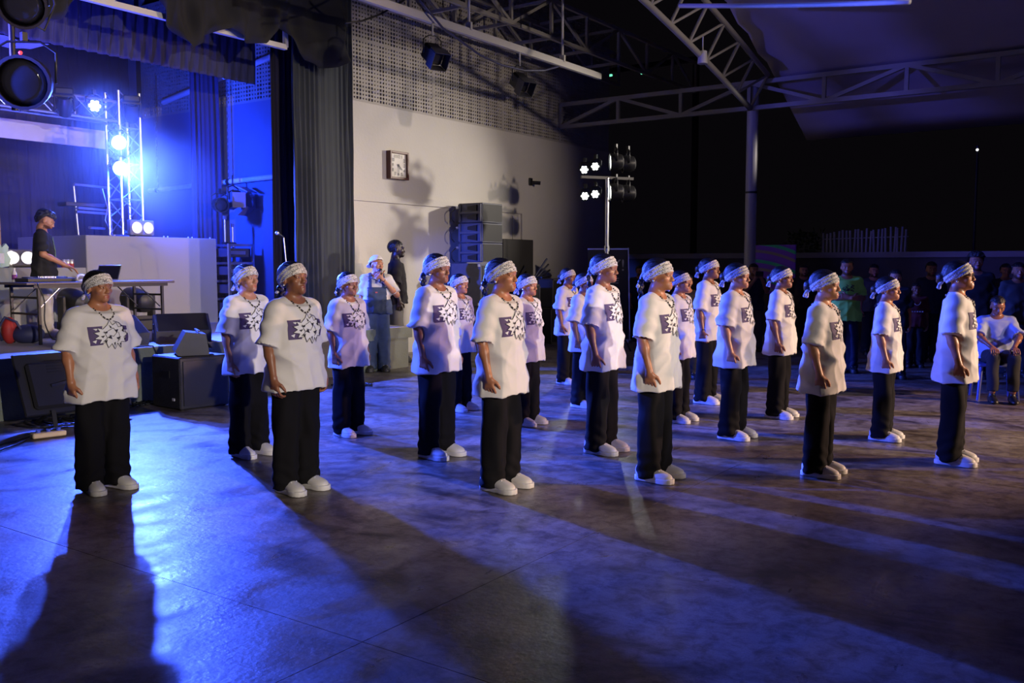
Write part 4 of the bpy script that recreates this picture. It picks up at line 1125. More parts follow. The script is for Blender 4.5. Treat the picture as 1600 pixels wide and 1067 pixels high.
def head_prims(f, masc=0.):
    jw = 1 + .10 * masc
    f.ell((0, .014, 1.507), (.0735, .093, .082), .0)
    f.ell((0, -.030, 1.452), (.058 * jw, .062, .074), .03)
    f.ell((0, -.050, 1.410), (.038 * jw, .043, .035), .025)
    f.ell((0, -.083, 1.389), (.021 * jw, .018, .016), .022)
    for s in (-1, 1):
        f.ell((s * .041, -.062, 1.452), (.021, .021, .018), .02)
        f.ell((s * .031, -.1145, 1.4785), (.018, .0165, .011), .014, 'sub')
        f.ell((s * .031, -.0815, 1.477), (.0135, .0125, .0125), .003)
        f.cap((s * .046, -.080, 1.4855), (s * .018, -.0915, 1.4875), .0045, .005, .006)
        f.ell((s * .0115, -.099, 1.4395), (.0082, .009, .0072), .008)
        f.ell((s * .0745, .008, 1.462), (.009, .019, .030), .008)
        f.cap((s * .047, -.079, 1.4985), (s * .012, -.0955, 1.499), .008, .009, .018)
    f.cap((0, -.0915, 1.482), (0, -.1095, 1.4435), .0075, .0098, .014)
    f.cap((-.019, -.0905, 1.4145), (0, -.099, 1.4165), .0052, .0068, .006); f.cap((.019, -.0905, 1.4145), (0, -.099, 1.4165), .0052, .0068, .006)
    f.cap((-.016, -.090, 1.406), (0, -.0985, 1.4045), .0058, .0075, .006); f.cap((.016, -.090, 1.406), (0, -.0985, 1.4045), .0058, .0075, .006)
    f.ell((0, -.108, 1.4105), (.022, .010, .0014), .004, 'sub')

def body_field(arms, hands, masc=0., legs=True, xs=None, ys=None, zs=None):
    f = Field(xs if xs is not None else axis((-.32, -.17, .0068), (-.17, .17, .0072), (.17, .32, .0068)),
              ys if ys is not None else axis((-.17, -.06, .0056), (-.06, .03, .0066), (.03, .16, .009)),
              zs if zs is not None else axis((.0, .62, .034), (.62, .84, .0068), (.84, 1.33, .026), (1.33, 1.62, .0058)))
    f.ell((0, .012, 1.17), (.135 + .02 * masc, .092, .19)); f.ell((0, .005, 1.01), (.12 + .015 * masc, .088, .14), .06); f.ell((0, .012, .88), (.15, .103, .12), .06)
    f.cap((-.135 - .02 * masc, .012, 1.288), (.135 + .02 * masc, .012, 1.288), .045, .045, .05)
    f.cap((-.06, .02, 1.31), (0, .018, 1.37), .04, .035, .04); f.cap((.06, .02, 1.31), (0, .018, 1.37), .04, .035, .04)
    f.cap((0, .022, 1.29), (0, .006, 1.43), .049 + .006 * masc, .046 + .006 * masc, .03)
    if legs:
        for s in (-1, 1):
            f.chain([(s * .082, .012, .84), (s * .088, .0, .45), (s * .09, .022, .09)], [.078, .05, .036], .03, .05)
            f.cap((s * .09, .035, .05), (s * .1, -.10, .035), .034, .028, .03)
    for (sh, el, wr), h in zip(arms, hands):
        f.chain([sh, el, wr], [.046 + .004 * masc, .036 + .003 * masc, .024 + .003 * masc], .018, .04)
        m = [e + (w - e) * .3 for e, w in zip(el, wr)]; f.ell(m, (.036, .036, .036), .03)
        hand(f, wr, *h)
    head_prims(f, masc)
    return f

def face_colours(V, masc=0.):
    C = np.ones_like(V); x, y, z = np.abs(V[:, 0]), V[:, 1], V[:, 2]; fr = y < -.055
    lip = fr & (x < .022) & (np.abs(z - 1.4105) < .0125 - .2 * x); C[lip] = (.95, .52, .55)
    lid = fr & ((x - .031) ** 2 / .0165 ** 2 + (z - 1.4785) ** 2 / .0095 ** 2 < 1); C[lid] = (.8, .76, .76)
    eye = fr & ((x - .031) ** 2 / .0135 ** 2 + (z - 1.477) ** 2 / .0062 ** 2 < 1); C[eye] = (1.7, 2.6, 3.4)
    iris = fr & ((x - .031) ** 2 + (z - 1.477) ** 2 < .0058 ** 2); C[iris] = (.12, .1, .1)
    brow = fr & (x > .012) & (x < .05) & (np.abs(z - (1.4975 - .9 * (x - .03) ** 2 * 10)) < .0036); C[brow] = (.3, .26, .26)
    if masc > 0:
        bd = (y < -.005) & (z < 1.425) & (z > 1.365) & (x < .075) & ~lip & (z < 1.425 - .25 * (y + .09).clip(-.02, 0)); C[bd & ((z < 1.397) | (x > .028))] *= (.28, .26, .26)
        mu = fr & (x < .026) & (np.abs(z - 1.4265) < .005); C[mu] *= .3
    return C

ARM_L = ((.152, .014, 1.283), (.196, .034, 1.035), (.212, -.022, .815)); ARM_R = tuple((-a, b, c) for a, b, c in ARM_L)
H_L = ((0, -.06, -1), (0, -1, 0), (-1, 0, -.1), .62); H_R = ((0, -.06, -1), (0, -1, 0), (1, 0, -.1), .62)
BODY = body_field((ARM_L, ARM_R), (H_L, H_R)).nets(); BODY_C = face_colours(BODY[0])

# ---------------- clothes
def shirt_field(sleeves, hem=.675, oversize=1.0, xs=None, ys=None, zs=None, neck=.078, b_hem=.165, a_hem=.225, hwid=.155, shw=.14):
    f = Field(xs if xs is not None else axis((-.36, .36, .0102)), ys if ys is not None else axis((-.25, .26, .0102)), zs if zs is not None else axis((hem - .03, 1.40, .0112)))
    X, Y, Z = f.x[:, None, None], f.y[None, :, None], f.z[None, None, :]
    t = np.clip((1.32 - Z) / (1.32 - hem), 0, 1)
    a = hwid + (a_hem * oversize - hwid) * t ** .7; b = .088 + (b_hem * oversize - .088) * t ** .62
    yc = .008 - .008 * np.sin(np.pi * t)
    g = ((np.abs(X) / a) ** 2.4 + (np.abs(Y - yc) / b) ** 2.4) ** (1 / 2.4)
    f.F = np.maximum(np.maximum((g - 1) * np.minimum(a, b), Z - 1.295), -.3)
    f.cap((-shw, .012, 1.288), (shw, .012, 1.288), .058, .058, .05); f.cap((-.075, .022, 1.306), (0, .022, 1.335), .045, .045, .04); f.cap((.075, .022, 1.306), (0, .022, 1.335), .045, .045, .04)
    for sh, el, ra, rb in sleeves: f.cap(sh, el, ra, rb, .02, cut=True)
    f.F = np.maximum(f.F, hem - Z + .012 * np.cos(X * 9))
    f.ell((0, -.014, 1.365), (neck, neck, .062), .006, 'sub')
    return f
SLV_L = ((.148, .012, 1.272), (.212, .026, 1.03), .066, .082); SLV_R = ((-.148, .012, 1.272), (-.212, .026, 1.03), .066, .082)
SHIRT = shirt_field((SLV_L, SLV_R)).nets()

def trouser_field(legs, xs=None, ys=None, zs=None, waist=.86):
    f = Field(xs if xs is not None else axis((-.25, .25, .0135)), ys if ys is not None else axis((-.22, .22, .0135)), zs if zs is not None else axis((.02, .98, .016)))
    f.ell((0, .012, .85), (.155, .108, .13))
    for pts, rad in legs: f.chain(pts, rad, .02, .05)
    Z = f.z[None, None, :]; f.F = np.maximum(np.maximum(f.F, .035 - Z), Z - waist)
    return f
LEG = lambda s: ([(s * .083, .012, .84), (s * .092, .006, .45), (s * .096, .02, .06)], [.092, .086, .088])
TROUS = trouser_field((LEG(1), LEG(-1))).nets()
def shoe_fields():
    up = Field(axis((-.07, .07, .0075)), axis((-.2, .12, .008)), axis((.0, .14, .0075)))
    up.ell((0, .05, .06), (.042, .05, .065)); up.ell((0, -.02, .048), (.043, .09, .045), .03); up.ell((0, -.10, .035), (.046, .065, .036), .03); up.cap((0, .03, .08), (0, .035, .13), .036, .034, .02)
    up.F = np.maximum(up.F, .018 - up.z[None, None, :])
    so = Field(axis((-.07, .07, .0075)), axis((-.2, .12, .008)), axis((-.01, .05, .006)))
    X, Y, Z = so.x[:, None, None], so.y[None, :, None], so.z[None, None, :]
    w = .040 + .010 * np.clip((-.0 - Y) / .1, 0, 1); tt = np.clip((np.abs(Y + .035) - .08) / .062, 0, 1)
    d = np.maximum(np.abs(X) - w * np.sqrt(np.clip(1 - tt ** 2.2, 1e-4, 1)), np.abs(Y + .035) - .142)
    so.F = np.maximum(np.maximum(d, Z - .034), -Z)
    return up.nets(), so.nets()
SHOE_UP, SHOE_SOLE = shoe_fields()

# ---------------- headgear
def skull(f, off):
    g = Field(f.x, f.y, f.z); g.ell((0, .014, 1.507), (.0735, .093, .082)); g.ell((0, -.030, 1.452), (.058, .062, .074), .03); return g.F - off
def hair_field(style):
    f = Field(axis((-.11, .11, .0062)), axis((-.13, .20, .0062)), axis((1.20 if style in ('braid', 'pony') else 1.36, 1.62, .0062)))
    X, Y, Z = f.x[:, None, None], f.y[None, :, None], f.z[None, None, :]
    rows = .0035 * np.cos(X * 330) if style != 'short' else .004 * np.sin(X * 150 + 3 * np.sin(Z * 90)) * np.cos(Y * 140 + Z * 60)
    d = skull(f, .013 if style != 'bushy' else .034) + rows
    if style == 'bushy': d = d + .007 * np.sin(X * 130 + 2 * np.sin(Z * 80)) * np.cos(Y * 110 + Z * 100)
    hl = np.where(Y < .005, 1.535 + .0 * Y, 1.535 - (Y - .005) * 1.55)      # hairline
    hl = np.maximum(hl, 1.41)
    f.F = np.maximum(d, hl - Z + 0 * X)
    if style == 'bun': f.ell((0, .125, 1.478), (.042, .038, .04), .015); f.ell((.012, .140, 1.452), (.028, .026, .026), .012)
    elif style in ('braid', 'pony'):
        f.ell((0, .112, 1.468), (.034, .026, .032), .015)
        n = 8 if style == 'braid' else 5
        for i in range(n):
            q = i / (n - 1); f.ell((.012 * (-1) ** i, .128 + .012 * math.sin(q * 3), 1.455 - .2 * q), (.026 * (1 - .45 * q), .022 * (1 - .4 * q), .026), .008)
    return f.nets()
HAIRS = {s: hair_field(s) for s in ('bun', 'braid', 'pony', 'short', 'bushy')}
def band_field():
    f = Field(axis((-.115, .115, .0058)), axis((-.14, .20, .0058)), axis((1.36, 1.62, .0055)))
    X, Y, Z = f.x[:, None, None], f.y[None, :, None], f.z[None, None, :]
    zc = 1.543 - (Y + .085) * .50; hw = np.maximum(.046 - (Y + .085) * .10, .024)
    fold = .0028 * np.sin((Z - zc) * 190 + Y * 45)
    d = np.abs(skull(f, .0165) + fold) - .0055
    f.F = np.maximum(d, np.abs(Z - zc) - hw)
    f.ell((0, .126, 1.440), (.024, .016, .018), .01); f.cap((.008, .136, 1.433), (.034, .146, 1.39), .011, .014, .006); f.cap((-.008, .136, 1.433), (-.028, .148, 1.396), .011, .013, .006)
    return f.nets()
BAND = band_field()

def bandana_mat():
    m = bpy.data.materials.new('bandana_cloth'); m.use_nodes = True; nt = m.node_tree; N = nt.nodes; L = nt.links; b = N['Principled BSDF']; b.inputs['Roughness'].default_value = .85
    tc = N.new('ShaderNodeTexCoord'); nz = N.new('ShaderNodeTexNoise'); nz.inputs['Scale'].default_value = 90; nz.inputs['Distortion'].default_value = 1.6; nz.inputs['Detail'].default_value = 1
    vo = N.new('ShaderNodeTexVoronoi'); vo.inputs['Scale'].default_value = 75; vo.feature = 'DISTANCE_TO_EDGE'
    L.new(tc.outputs['Object'], nz.inputs['Vector']); L.new(tc.outputs['Object'], vo.inputs['Vector'])
    r1 = N.new('ShaderNodeValToRGB'); r1.color_ramp.elements[0].position = .40; r1.color_ramp.elements[0].color = (.22, .20, .22, 1); r1.color_ramp.elements[1].position = .47; r1.color_ramp.elements[1].color = (1, 1, 1, 1)
    r2 = N.new('ShaderNodeValToRGB'); r2.color_ramp.elements[0].position = .0; r2.color_ramp.elements[0].color = (.42, .40, .42, 1); r2.color_ramp.elements[1].position = .12; r2.color_ramp.elements[1].color = (1, 1, 1, 1)
    L.new(nz.outputs['Fac'], r1.inputs['Fac']); L.new(vo.outputs['Distance'], r2.inputs['Fac'])
    mx = N.new('ShaderNodeMix'); mx.data_type = 'RGBA'; mx.blend_type = 'MULTIPLY'; mx.inputs['Factor'].default_value = 1
    L.new(r1.outputs['Color'], mx.inputs['A']); L.new(r2.outputs['Color'], mx.inputs['B'])
    m2 = N.new('ShaderNodeMix'); m2.data_type = 'RGBA'; m2.blend_type = 'MULTIPLY'; m2.inputs['Factor'].default_value = 1; m2.inputs['B'].default_value = (.72, .70, .68, 1)
    L.new(mx.outputs['Result'], m2.inputs['A']); L.new(m2.outputs['Result'], b.inputs['Base Color']); return m
M_BAND = bandana_mat()
M_SHIRT = mat('white_cotton', (.70, .67, .64), .85, 0, .04, 6, .08, 300, sheen=.15)
M_PANTS = mat('black_trouser_cloth', (.0050, .0046, .0062), .9, 0, .2, 10, spec=.2)
M_SHOE = mat('white_shoe_leather', (.68, .66, .63), .5); M_SOLE = mat('white_shoe_sole', (.74, .72, .70), .55)
M_HAIR = mat('black_hair', (.006, .005, .005), .38, 0, .3, 60, .3, 160)
M_PURP = mat('purple_print', (.075, .045, .14), .7, var=.05); M_INK = mat('black_print', (.015, .012, .018), .7, var=0); M_PWH = mat('white_print', (.74, .73, .72), .75, var=.02)
M_BEAD = mat('dark_beads', (.03, .022, .02), .25); M_PEARL = mat('pale_beads', (.6, .57, .52), .25); M_GOLD = mat('earring_metal', (.75, .7, .6), .25, .8)
SKINS = [vcol_mat('skin_deep', (.26, .102, .052)), vcol_mat('skin_brown', (.39, .158, .078)), vcol_mat('skin_mid', (.50, .23, .125))]

# the chest print: outlines in metres on the shirt front (seen by someone facing the wearer)
PR_BLOCK = [(-.148, .062), (-.055, .066), (-.062, .02), (-.05, -.01), (-.06, -.066), (-.145, -.07)]
PR_BLOCK2 = [(.085, .068), (.147, .058), (.146, .03), (.105, .034)]
PR_BLOCK3 = [(.112, -.002), (.145, .01), (.143, -.05), (.12, -.058)]
PR_STAR = [(-.095, .055), (-.055, .045), (-.02, .075), (.0, .105), (.018, .07), (.05, .088), (.062, .055), (.105, .06), (.098, .025), (.135, .005), (.10, -.018), (.118, -.055), (.078, -.05), (.07, -.092), (.045, -.058), (.022, -.10), (.0, -.06), (-.03, -.088), (-.04, -.05), (-.088, -.058), (-.07, -.03), (-.115, -.022), (-.085, -.002), (-.118, .02), (-.078, .028)]
PR_CUTS = [[(-.118, .048), (-.085, .05), (-.10, .035)], [(-.13, -.04), (-.10, -.03), (-.11, -.055)]]
PR_INK = [[(-.06, .02), (-.02, .03), (-.03, .012)], [(-.03, -.015), (.0, .0), (.005, -.03)], [(.03, .035), (.06, .04), (.045, .012)], [(.04, -.02), (.08, -.012), (.055, -.038)], [(-.01, .075), (.012, .055), (.0, .048)], [(-.055, -.04), (-.03, -.03), (-.038, -.055)],
          [(.015, -.055), (.03, -.05), (.022, -.085)], [(.1, -.03), (.118, -.02), (.108, -.05)], [(.085, .03), (.11, .045), (.1, .015)], [(-.075, -.005), (-.045, .0), (-.06, -.018)], [(.062, -.062), (.074, -.058), (.068, -.082)]]
PR_ARCS = [[(.03, .10), (.075, .085), (.115, .045), (.128, .0)], [(-.02, .03), (.02, .05), (.05, .02), (.02, -.01), (-.015, .0)], [(-.05, .03), (-.03, -.02), (-.06, -.045)], [(.06, .02), (.07, -.03), (.045, -.05)]]
def subdiv_poly(poly, n=2):
    vs = [Vector((a, b, 0)) for a, b in poly]; tr = [[vs[i] for i in t] for t in tessellate_polygon([vs])]
    for _ in range(n):
        out = []
        for a, b, c in tr:
            if max((a - b).length, (b - c).length, (a - c).length) < .02: out.append([a, b, c]); continue
            ab, bc, ca = (a + b) / 2, (b + c) / 2, (c + a) / 2; out += [[a, ab, ca], [ab, b, bc], [ca, bc, c], [ab, bc, ca]]
        tr = out
    return tr
def stroke(pts, w):
    out = []
    for (a, b), (c, d) in zip(pts[:-1], pts[1:]):
        t = Vector((c - a, d - b)).normalized() * 1.0; n = Vector((-t.y, t.x)) * w / 2
        out.append([(a + n.x, b + n.y), (a - n.x, b - n.y), (c - n.x, d - n.y), (c + n.x, d + n.y)])
    return out
PRINT = [(t, 0, .0035) for b_ in (PR_BLOCK, PR_BLOCK2, PR_BLOCK3) for t in subdiv_poly(b_, 3)] + [(t, 2, .0060) for t in subdiv_poly(PR_STAR, 3)] + [(t, 2, .0060) for c in PR_CUTS for t in subdiv_poly(c, 1)]
for q in stroke(PR_STAR + PR_STAR[:1], .0036): PRINT += [(t, 1, .0082) for t in subdiv_poly(q, 1)]
for c in PR_INK: PRINT += [(t, 1, .0085) for t in subdiv_poly(c, 1)]
for c in PR_ARCS:
    for q in stroke(c, .0038): PRINT += [(t, 1, .0085) for t in subdiv_poly(q, 1)]

def make_print(bvh, parent, zc=1.14):
    V = []; F = []; mi = []
    for tri, k, off in PRINT:
        o = len(V); ok = True; P = []
        for p in tri:
            h = bvh.ray_cast(Vector((p.x, -.6, zc + p.y)), Vector((0, 1, 0)))
            if h[0] is None: ok = False; break
            P.append((h[0].x, h[0].y - off, h[0].z))
        if ok: V += P; F.append((o, o + 1, o + 2)); mi.append(k)
    me = bpy.data.meshes.new('chest_print'); me.from_pydata(V, [], F)
    for m in (M_PURP, M_INK, M_PWH): me.materials.append(m)
    me.polygons.foreach_set('material_index', mi); me.update()
    return link('chest_print', me, None, parent)

def wrinkle(V, Q, rnd, amp, kind):
    N = vnormals(V, Q); x, y, z = V.T; ph = [rnd.uniform(0, 6.28) for _ in range(12)]; d = np.zeros(len(V))
    if kind == 'shirt':
        ang = np.arctan2(y, x); low = sst(1.22, .72, z)
        rg = lambda q: 1 - 2 * np.abs(np.sin(q)) ** .8
        d += low * (.55 * np.sin(ang * 4 + ph[0] + 1.5 * np.sin(z * 5 + ph[1])) + .9 * rg(ang * 4.5 + ph[2] + 1.2 * np.sin(3 * z + ph[10])))
        d += 1.1 * rg(x * 13 + z * 5 * np.sign(ph[11] - 3.1) + ph[10] + .9 * np.sin(z * 9 + ph[1])) * sst(1.12, .95, z) * sst(.66, .8, z) * (y < .02)
        for j in range(3):
            s = 1 if j % 2 else -1; q = (x * s * 10 + z * rnd.uniform(14, 22) + ph[3 + j] + .8 * np.sin(y * 14 + ph[7]))
            d += 1.2 * (1 - 2 * np.abs(np.sin(q)) ** .8) * np.exp(-((z - rnd.uniform(.85, 1.1)) / .16) ** 2) * sst(-.05, .12, np.abs(x))
        sl = sst(.15, .2, np.abs(x)) * sst(1.0, 1.05, z); d += sl * .8 * np.sin(z * 55 + x * 20 + y * 22 + ph[6])
        d += .35 * np.sin(x * 38 + ph[8] + 3 * np.sin(z * 11)) * np.sin(z * 24 + ph[9])
        d *= 1 - .75 * sst(1.26, 1.33, z)
    else:
        hem = sst(.34, .06, z)
        d += hem * 1.1 * np.sin(z * 70 + 4 * np.sin(np.arctan2(y, np.abs(x) - .09) + ph[0]) + ph[1])
        d += .8 * np.sin(np.arctan2(y, np.abs(x) - .09) * 4 + ph[2] + 2 * np.sin(z * 7 + ph[3])) + .6 * np.sin(z * 22 + x * 30 + ph[4]) * sst(.2, .5, z)
    return V + N * (d * amp)[:, None]

def pose(V, p):
    """head turn, girth, arm swing and hem length, in the base figure's space"""
    V = V.copy(); z = V[:, 2]
    if p.get('hem') and p.get('is_shirt'):
        m = z < 1.0; V[m, 2] = 1.0 - (1.0 - V[m, 2]) * p['hem']; z = V[:, 2]
    arm = (np.abs(V[:, 0]) > .172) & (z < 1.03)
    if not p.get('is_shirt') and not p.get('is_trouser'): V[:, 1] -= np.where(arm, p.get('swing', 0) * (1.03 - z), 0)
    g = 1 + (p.get('girth', 1) - 1) * sst(1.37, 1.30, z); V[:, 0] *= g; V[:, 1] *= 1 + (g - 1) * (1.2 if p.get('is_shirt') else .6)
    w = sst(1.34, 1.43, V[:, 2]); c = np.array((0, .012, 1.39)); Pn = V - c
    for i, e in ((2, 'yaw'), (0, 'pitch')):
        a = p.get(e, 0) * w; ca, sa = np.cos(a), np.sin(a); u, v = [(1, 2), (2, 0), (0, 1)][i]
        if i == 2: Pn[:, 0], Pn[:, 1] = Pn[:, 0] * ca - Pn[:, 1] * sa, Pn[:, 0] * sa + Pn[:, 1] * ca
        else: Pn[:, 1], Pn[:, 2] = Pn[:, 1] * ca - Pn[:, 2] * sa, Pn[:, 1] * sa + Pn[:, 2] * ca
    return Pn + c

def place_person(name, label, px, py, hx, hy, rz, group=None, z=0.0, Hoff=0.0, base=1.605):
    g = on_z(px, py, z); top = at_dist(hx, hy, g); H = top.z - z + Hoff
    t = thing(name, label, 'person', g, rz, group); t.scale = (H / base,) * 3
    return t, H
def add_shoes(t, m_up=None, m_so=None, turn=.12, x=.096, y=.0, soles=True):
    for s in (-1, 1):
        u = np_mesh('shoe', SHOE_UP[0], SHOE_UP[1], m_up or M_SHOE) if ('shoe', id(m_up)) not in CACHE else CACHE[('shoe', id(m_up))]
        CACHE[('shoe', id(m_up))] = u
        so = CACHE.get(('sole', id(m_so))) or np_mesh('sole', SHOE_SOLE[0], SHOE_SOLE[1], m_so or M_SOLE); CACHE[('sole', id(m_so))] = so
        o = link('shoe', u, None, t); o.location = (s * x, .01 + y, 0.002); o.rotation_euler = (0, 0, s * turn); o.scale = (1.16, 1.1, 1.1)
        link('sole', so, None, o)
        if ('lace',) not in CACHE:
            mb = MB()
            for j in range(4): mb.box((0, -.075 + .024 * j, .078 + .013 * j), (.05, .008, .006), (R(-28), 0, R(12 * (-1) ** j)))
            CACHE[('lace',)] = mb.mesh('laces'); CACHE[('lace',)].materials.append(M_PWH)
        link('laces', CACHE[('lace',)], None, o)
CACHE = {}
def beads(t, p, bvh, rnd, style):
    mb = [MB(), MB()]; n = 54; yaw = 0
    for k in range(n):
        a = 2 * math.pi * k / n; cx = .068 * math.sin(a); cy = .018 - .075 * math.cos(a); fz = max(0, math.cos(a))
        zz = 1.345 - .02 * (1 - abs(math.sin(a))) * (1 if math.cos(a) < 0 else 0) - (.095 + style * .03) * fz ** 1.3
        if math.cos(a) > .05:
            h = bvh.ray_cast(Vector((cx, -.6, zz)), Vector((0, 1, 0))); cy = (h[0].y - .006) if h[0] is not None and h[0].y < .03 else cy - .02
        q = mb[1 if k % 3 == 0 else 0]; q.sph((cx, cy, zz), .0062, 6, 4)
    mb[0].build('necklace', M_BEAD, t, True, False); mb[1].build('necklace_pale_beads', M_PEARL, t, True, False)

def dancer(i, label, px, py, hx, hy, rz=0., **kw):
    rnd = random.Random(100 + i)
    t, H = place_person('person', label, px, py - 5, hx, hy, rz, 'dancers in white shirts')
    p = dict(girth=kw.get('girth', 1.0), yaw=kw.get('yaw', 0), pitch=kw.get('pitch', 0), swing=kw.get('swing', .03), hem=kw.get('hem', 1.0))
    sk = SKINS[kw.get('skin', 1)]
    link('body', np_mesh('body', pose(BODY[0], p), BODY[1], sk, BODY_C), None, t)
    SV = pose(wrinkle(SHIRT[0], SHIRT[1], rnd, kw.get('fold', .0058), 'shirt'), dict(p, is_shirt=True))
    link('t_shirt', np_mesh('t_shirt', SV, SHIRT[1], M_SHIRT), None, t)
    bvh = BVHTree.FromPolygons([Vector(v) for v in SV.tolist()], SHIRT[1].tolist())
    link('trousers', np_mesh('trousers', pose(wrinkle(TROUS[0], TROUS[1], rnd, .006, 'trouser'), dict(girth=1 + (p['girth'] - 1) * .7, is_trouser=True)), TROUS[1], M_PANTS), None, t)
    st = kw.get('hair', 'braid'); hv = HAIRS[st]
    link('hair', np_mesh('hair', pose(hv[0], p), hv[1], M_HAIR), None, t)
    link('headband', np_mesh('headband', pose(BAND[0], p), BAND[1], M_BAND), None, t)
    make_print(bvh, t, 1.14 + (kw.get('pz', 0)))
    beads(t, p, bvh, rnd, kw.get('neck', 0))
    for s in (-1, 1):
        q = pose(np.array([[s * .083, .004, 1.437]]), p)[0]; MB().sph(tuple(q), .0085, 8, 6).build('earring', M_GOLD, t, True, False)
    add_shoes(t, turn=kw.get('turn', .1))
    if kw.get('glasses'):
        V = []
        for s in (-1, 1): V.append([(s * .031 + .021 * math.cos(a), -.108 + .006 * abs(math.cos(a)), 1.476 + .017 * math.sin(a)) for a in [k * .5236 for k in range(13)]])
        mb = MB()
        for ring in V + [[(-.012, -.112, 1.48), (.012, -.112, 1.48)], [(.052, -.1, 1.479), (.078, .0, 1.478)], [(-.052, -.1, 1.479), (-.078, .0, 1.478)]]:
            mb.tube([tuple(v) for v in pose(np.array(ring), p)], .0022, 5)
        mb.build('glasses', M_BLACK, t, True)
    if kw.get('band_wrist'):
        MB().lathe([(.026, -.004), (.028, 0), (.026, .004)], 12, None, (-.212 * p['girth'], -.028 - p['swing'] * .2, .825)).build('bracelet', M_BEAD, t, True)
    return t

D = [
 (165, 770, 152, 421, dict(rz=-.02, girth=1.14, yaw=.12, skin=1, hair='bun', hem=1.03, turn=.2), 'stocky dancer in white shirt beside the leaning flat screen'),
 (392, 716, 387, 412, dict(rz=.0, yaw=.06, pitch=-.1, skin=2, hair='bun', hem=.93), 'dancer in white shirt just right of the big floor speaker'),
 (466, 771, 461, 407, dict(rz=.0, girth=1.05, pitch=-.14, yaw=.0, skin=0, hair='braid', hem=.87), 'dancer in white shirt with raised chin before the microphone stand'),
 (547, 684, 537, 424, dict(rz=-.04, yaw=-.02, skin=0, hair='braid', hem=1.0, neck=1), 'dancer in white shirt standing next to the singer in overalls'),
 (685, 718, 672, 395, dict(rz=.0, yaw=.02, skin=0, hair='braid', hem=1.0), 'tall dancer in white shirt standing left of the speaker stack'),
 (719, 646, 712, 427, dict(rz=.0, yaw=.02, skin=1, hair='bun', hem=.98), 'short dancer in white shirt in front of the bass cabinets'),
 (785, 768, 782, 402, dict(rz=.04, yaw=.10, pitch=-.05, skin=1, hair='braid', hem=1.04), 'dancer in white shirt with long braids before the dark board'),
 (824, 668, 813, 427, dict(rz=.0, yaw=.0, skin=1, hair='bun', hem=1.0), 'dancer in white shirt half hidden behind the one with long braids'),
 (887, 604, 887, 418, dict(rz=.0, yaw=.05, skin=0, hair='bun', hem=.98), 'far dancer in white shirt standing alone before the road cases'),
 (912, 640, 902, 426, dict(rz=.0, yaw=.0, skin=0, hair='bun', hem=1.0), 'dancer in white shirt almost hidden behind the tall one with ponytail'),
 (942, 711, 940, 395, dict(rz=.06, yaw=.05, skin=0, hair='pony', hem=1.0, neck=1), 'tall slim dancer in white shirt with ponytail before the banner'),
 (1025, 753, 1026, 402, dict(rz=.05, yaw=.03, skin=1, hair='braid', hem=1.05), 'dancer in white shirt with braids right of the roll up banner'),
 (1060, 663, 1050, 422, dict(rz=.0, yaw=.05, skin=1, hair='bun', hem=1.0), 'dancer in white shirt half hidden right of the roll up banner'),
 (1105, 634, 1110, 402, dict(rz=.04, yaw=.04, skin=0, hair='bun', hem=.93, band_wrist=1, swing=-.05), 'tall dancer in white shirt with bracelet just left of the column'),
 (1147, 689, 1149, 410, dict(rz=.04, girth=1.08, yaw=.0, skin=2, hair='bun', hem=1.04), 'broad dancer in white shirt in front of the round column'),
 (1217, 657, 1219, 415, dict(rz=.05, yaw=.0, skin=0, hair='bun', hem=1.0), 'dancer in white shirt before the purple and green ringed board'),
 (1281, 746, 1285, 420, dict(rz=.05, girth=1.04, yaw=-.02, skin=2, hair='bun', hem=1.07), 'dancer in white shirt beside the watcher in green'),
 (1380, 691, 1384, 431, dict(rz=.08, yaw=-.04, skin=1, hair='bun', hem=1.0), 'slight dancer in white shirt right of the watcher in green'),
 (1488, 728, 1491, 406, dict(rz=.10, girth=1.03, yaw=-.02, pitch=-.08, skin=1, hair='bun', hem=1.07, glasses=1), 'dancer in white shirt and glasses with raised chin'),
]
for i, (px, py, hx, hy, kw, lb) in enumerate(D):
    dancer(i, lb, px, py, hx, hy, **kw)
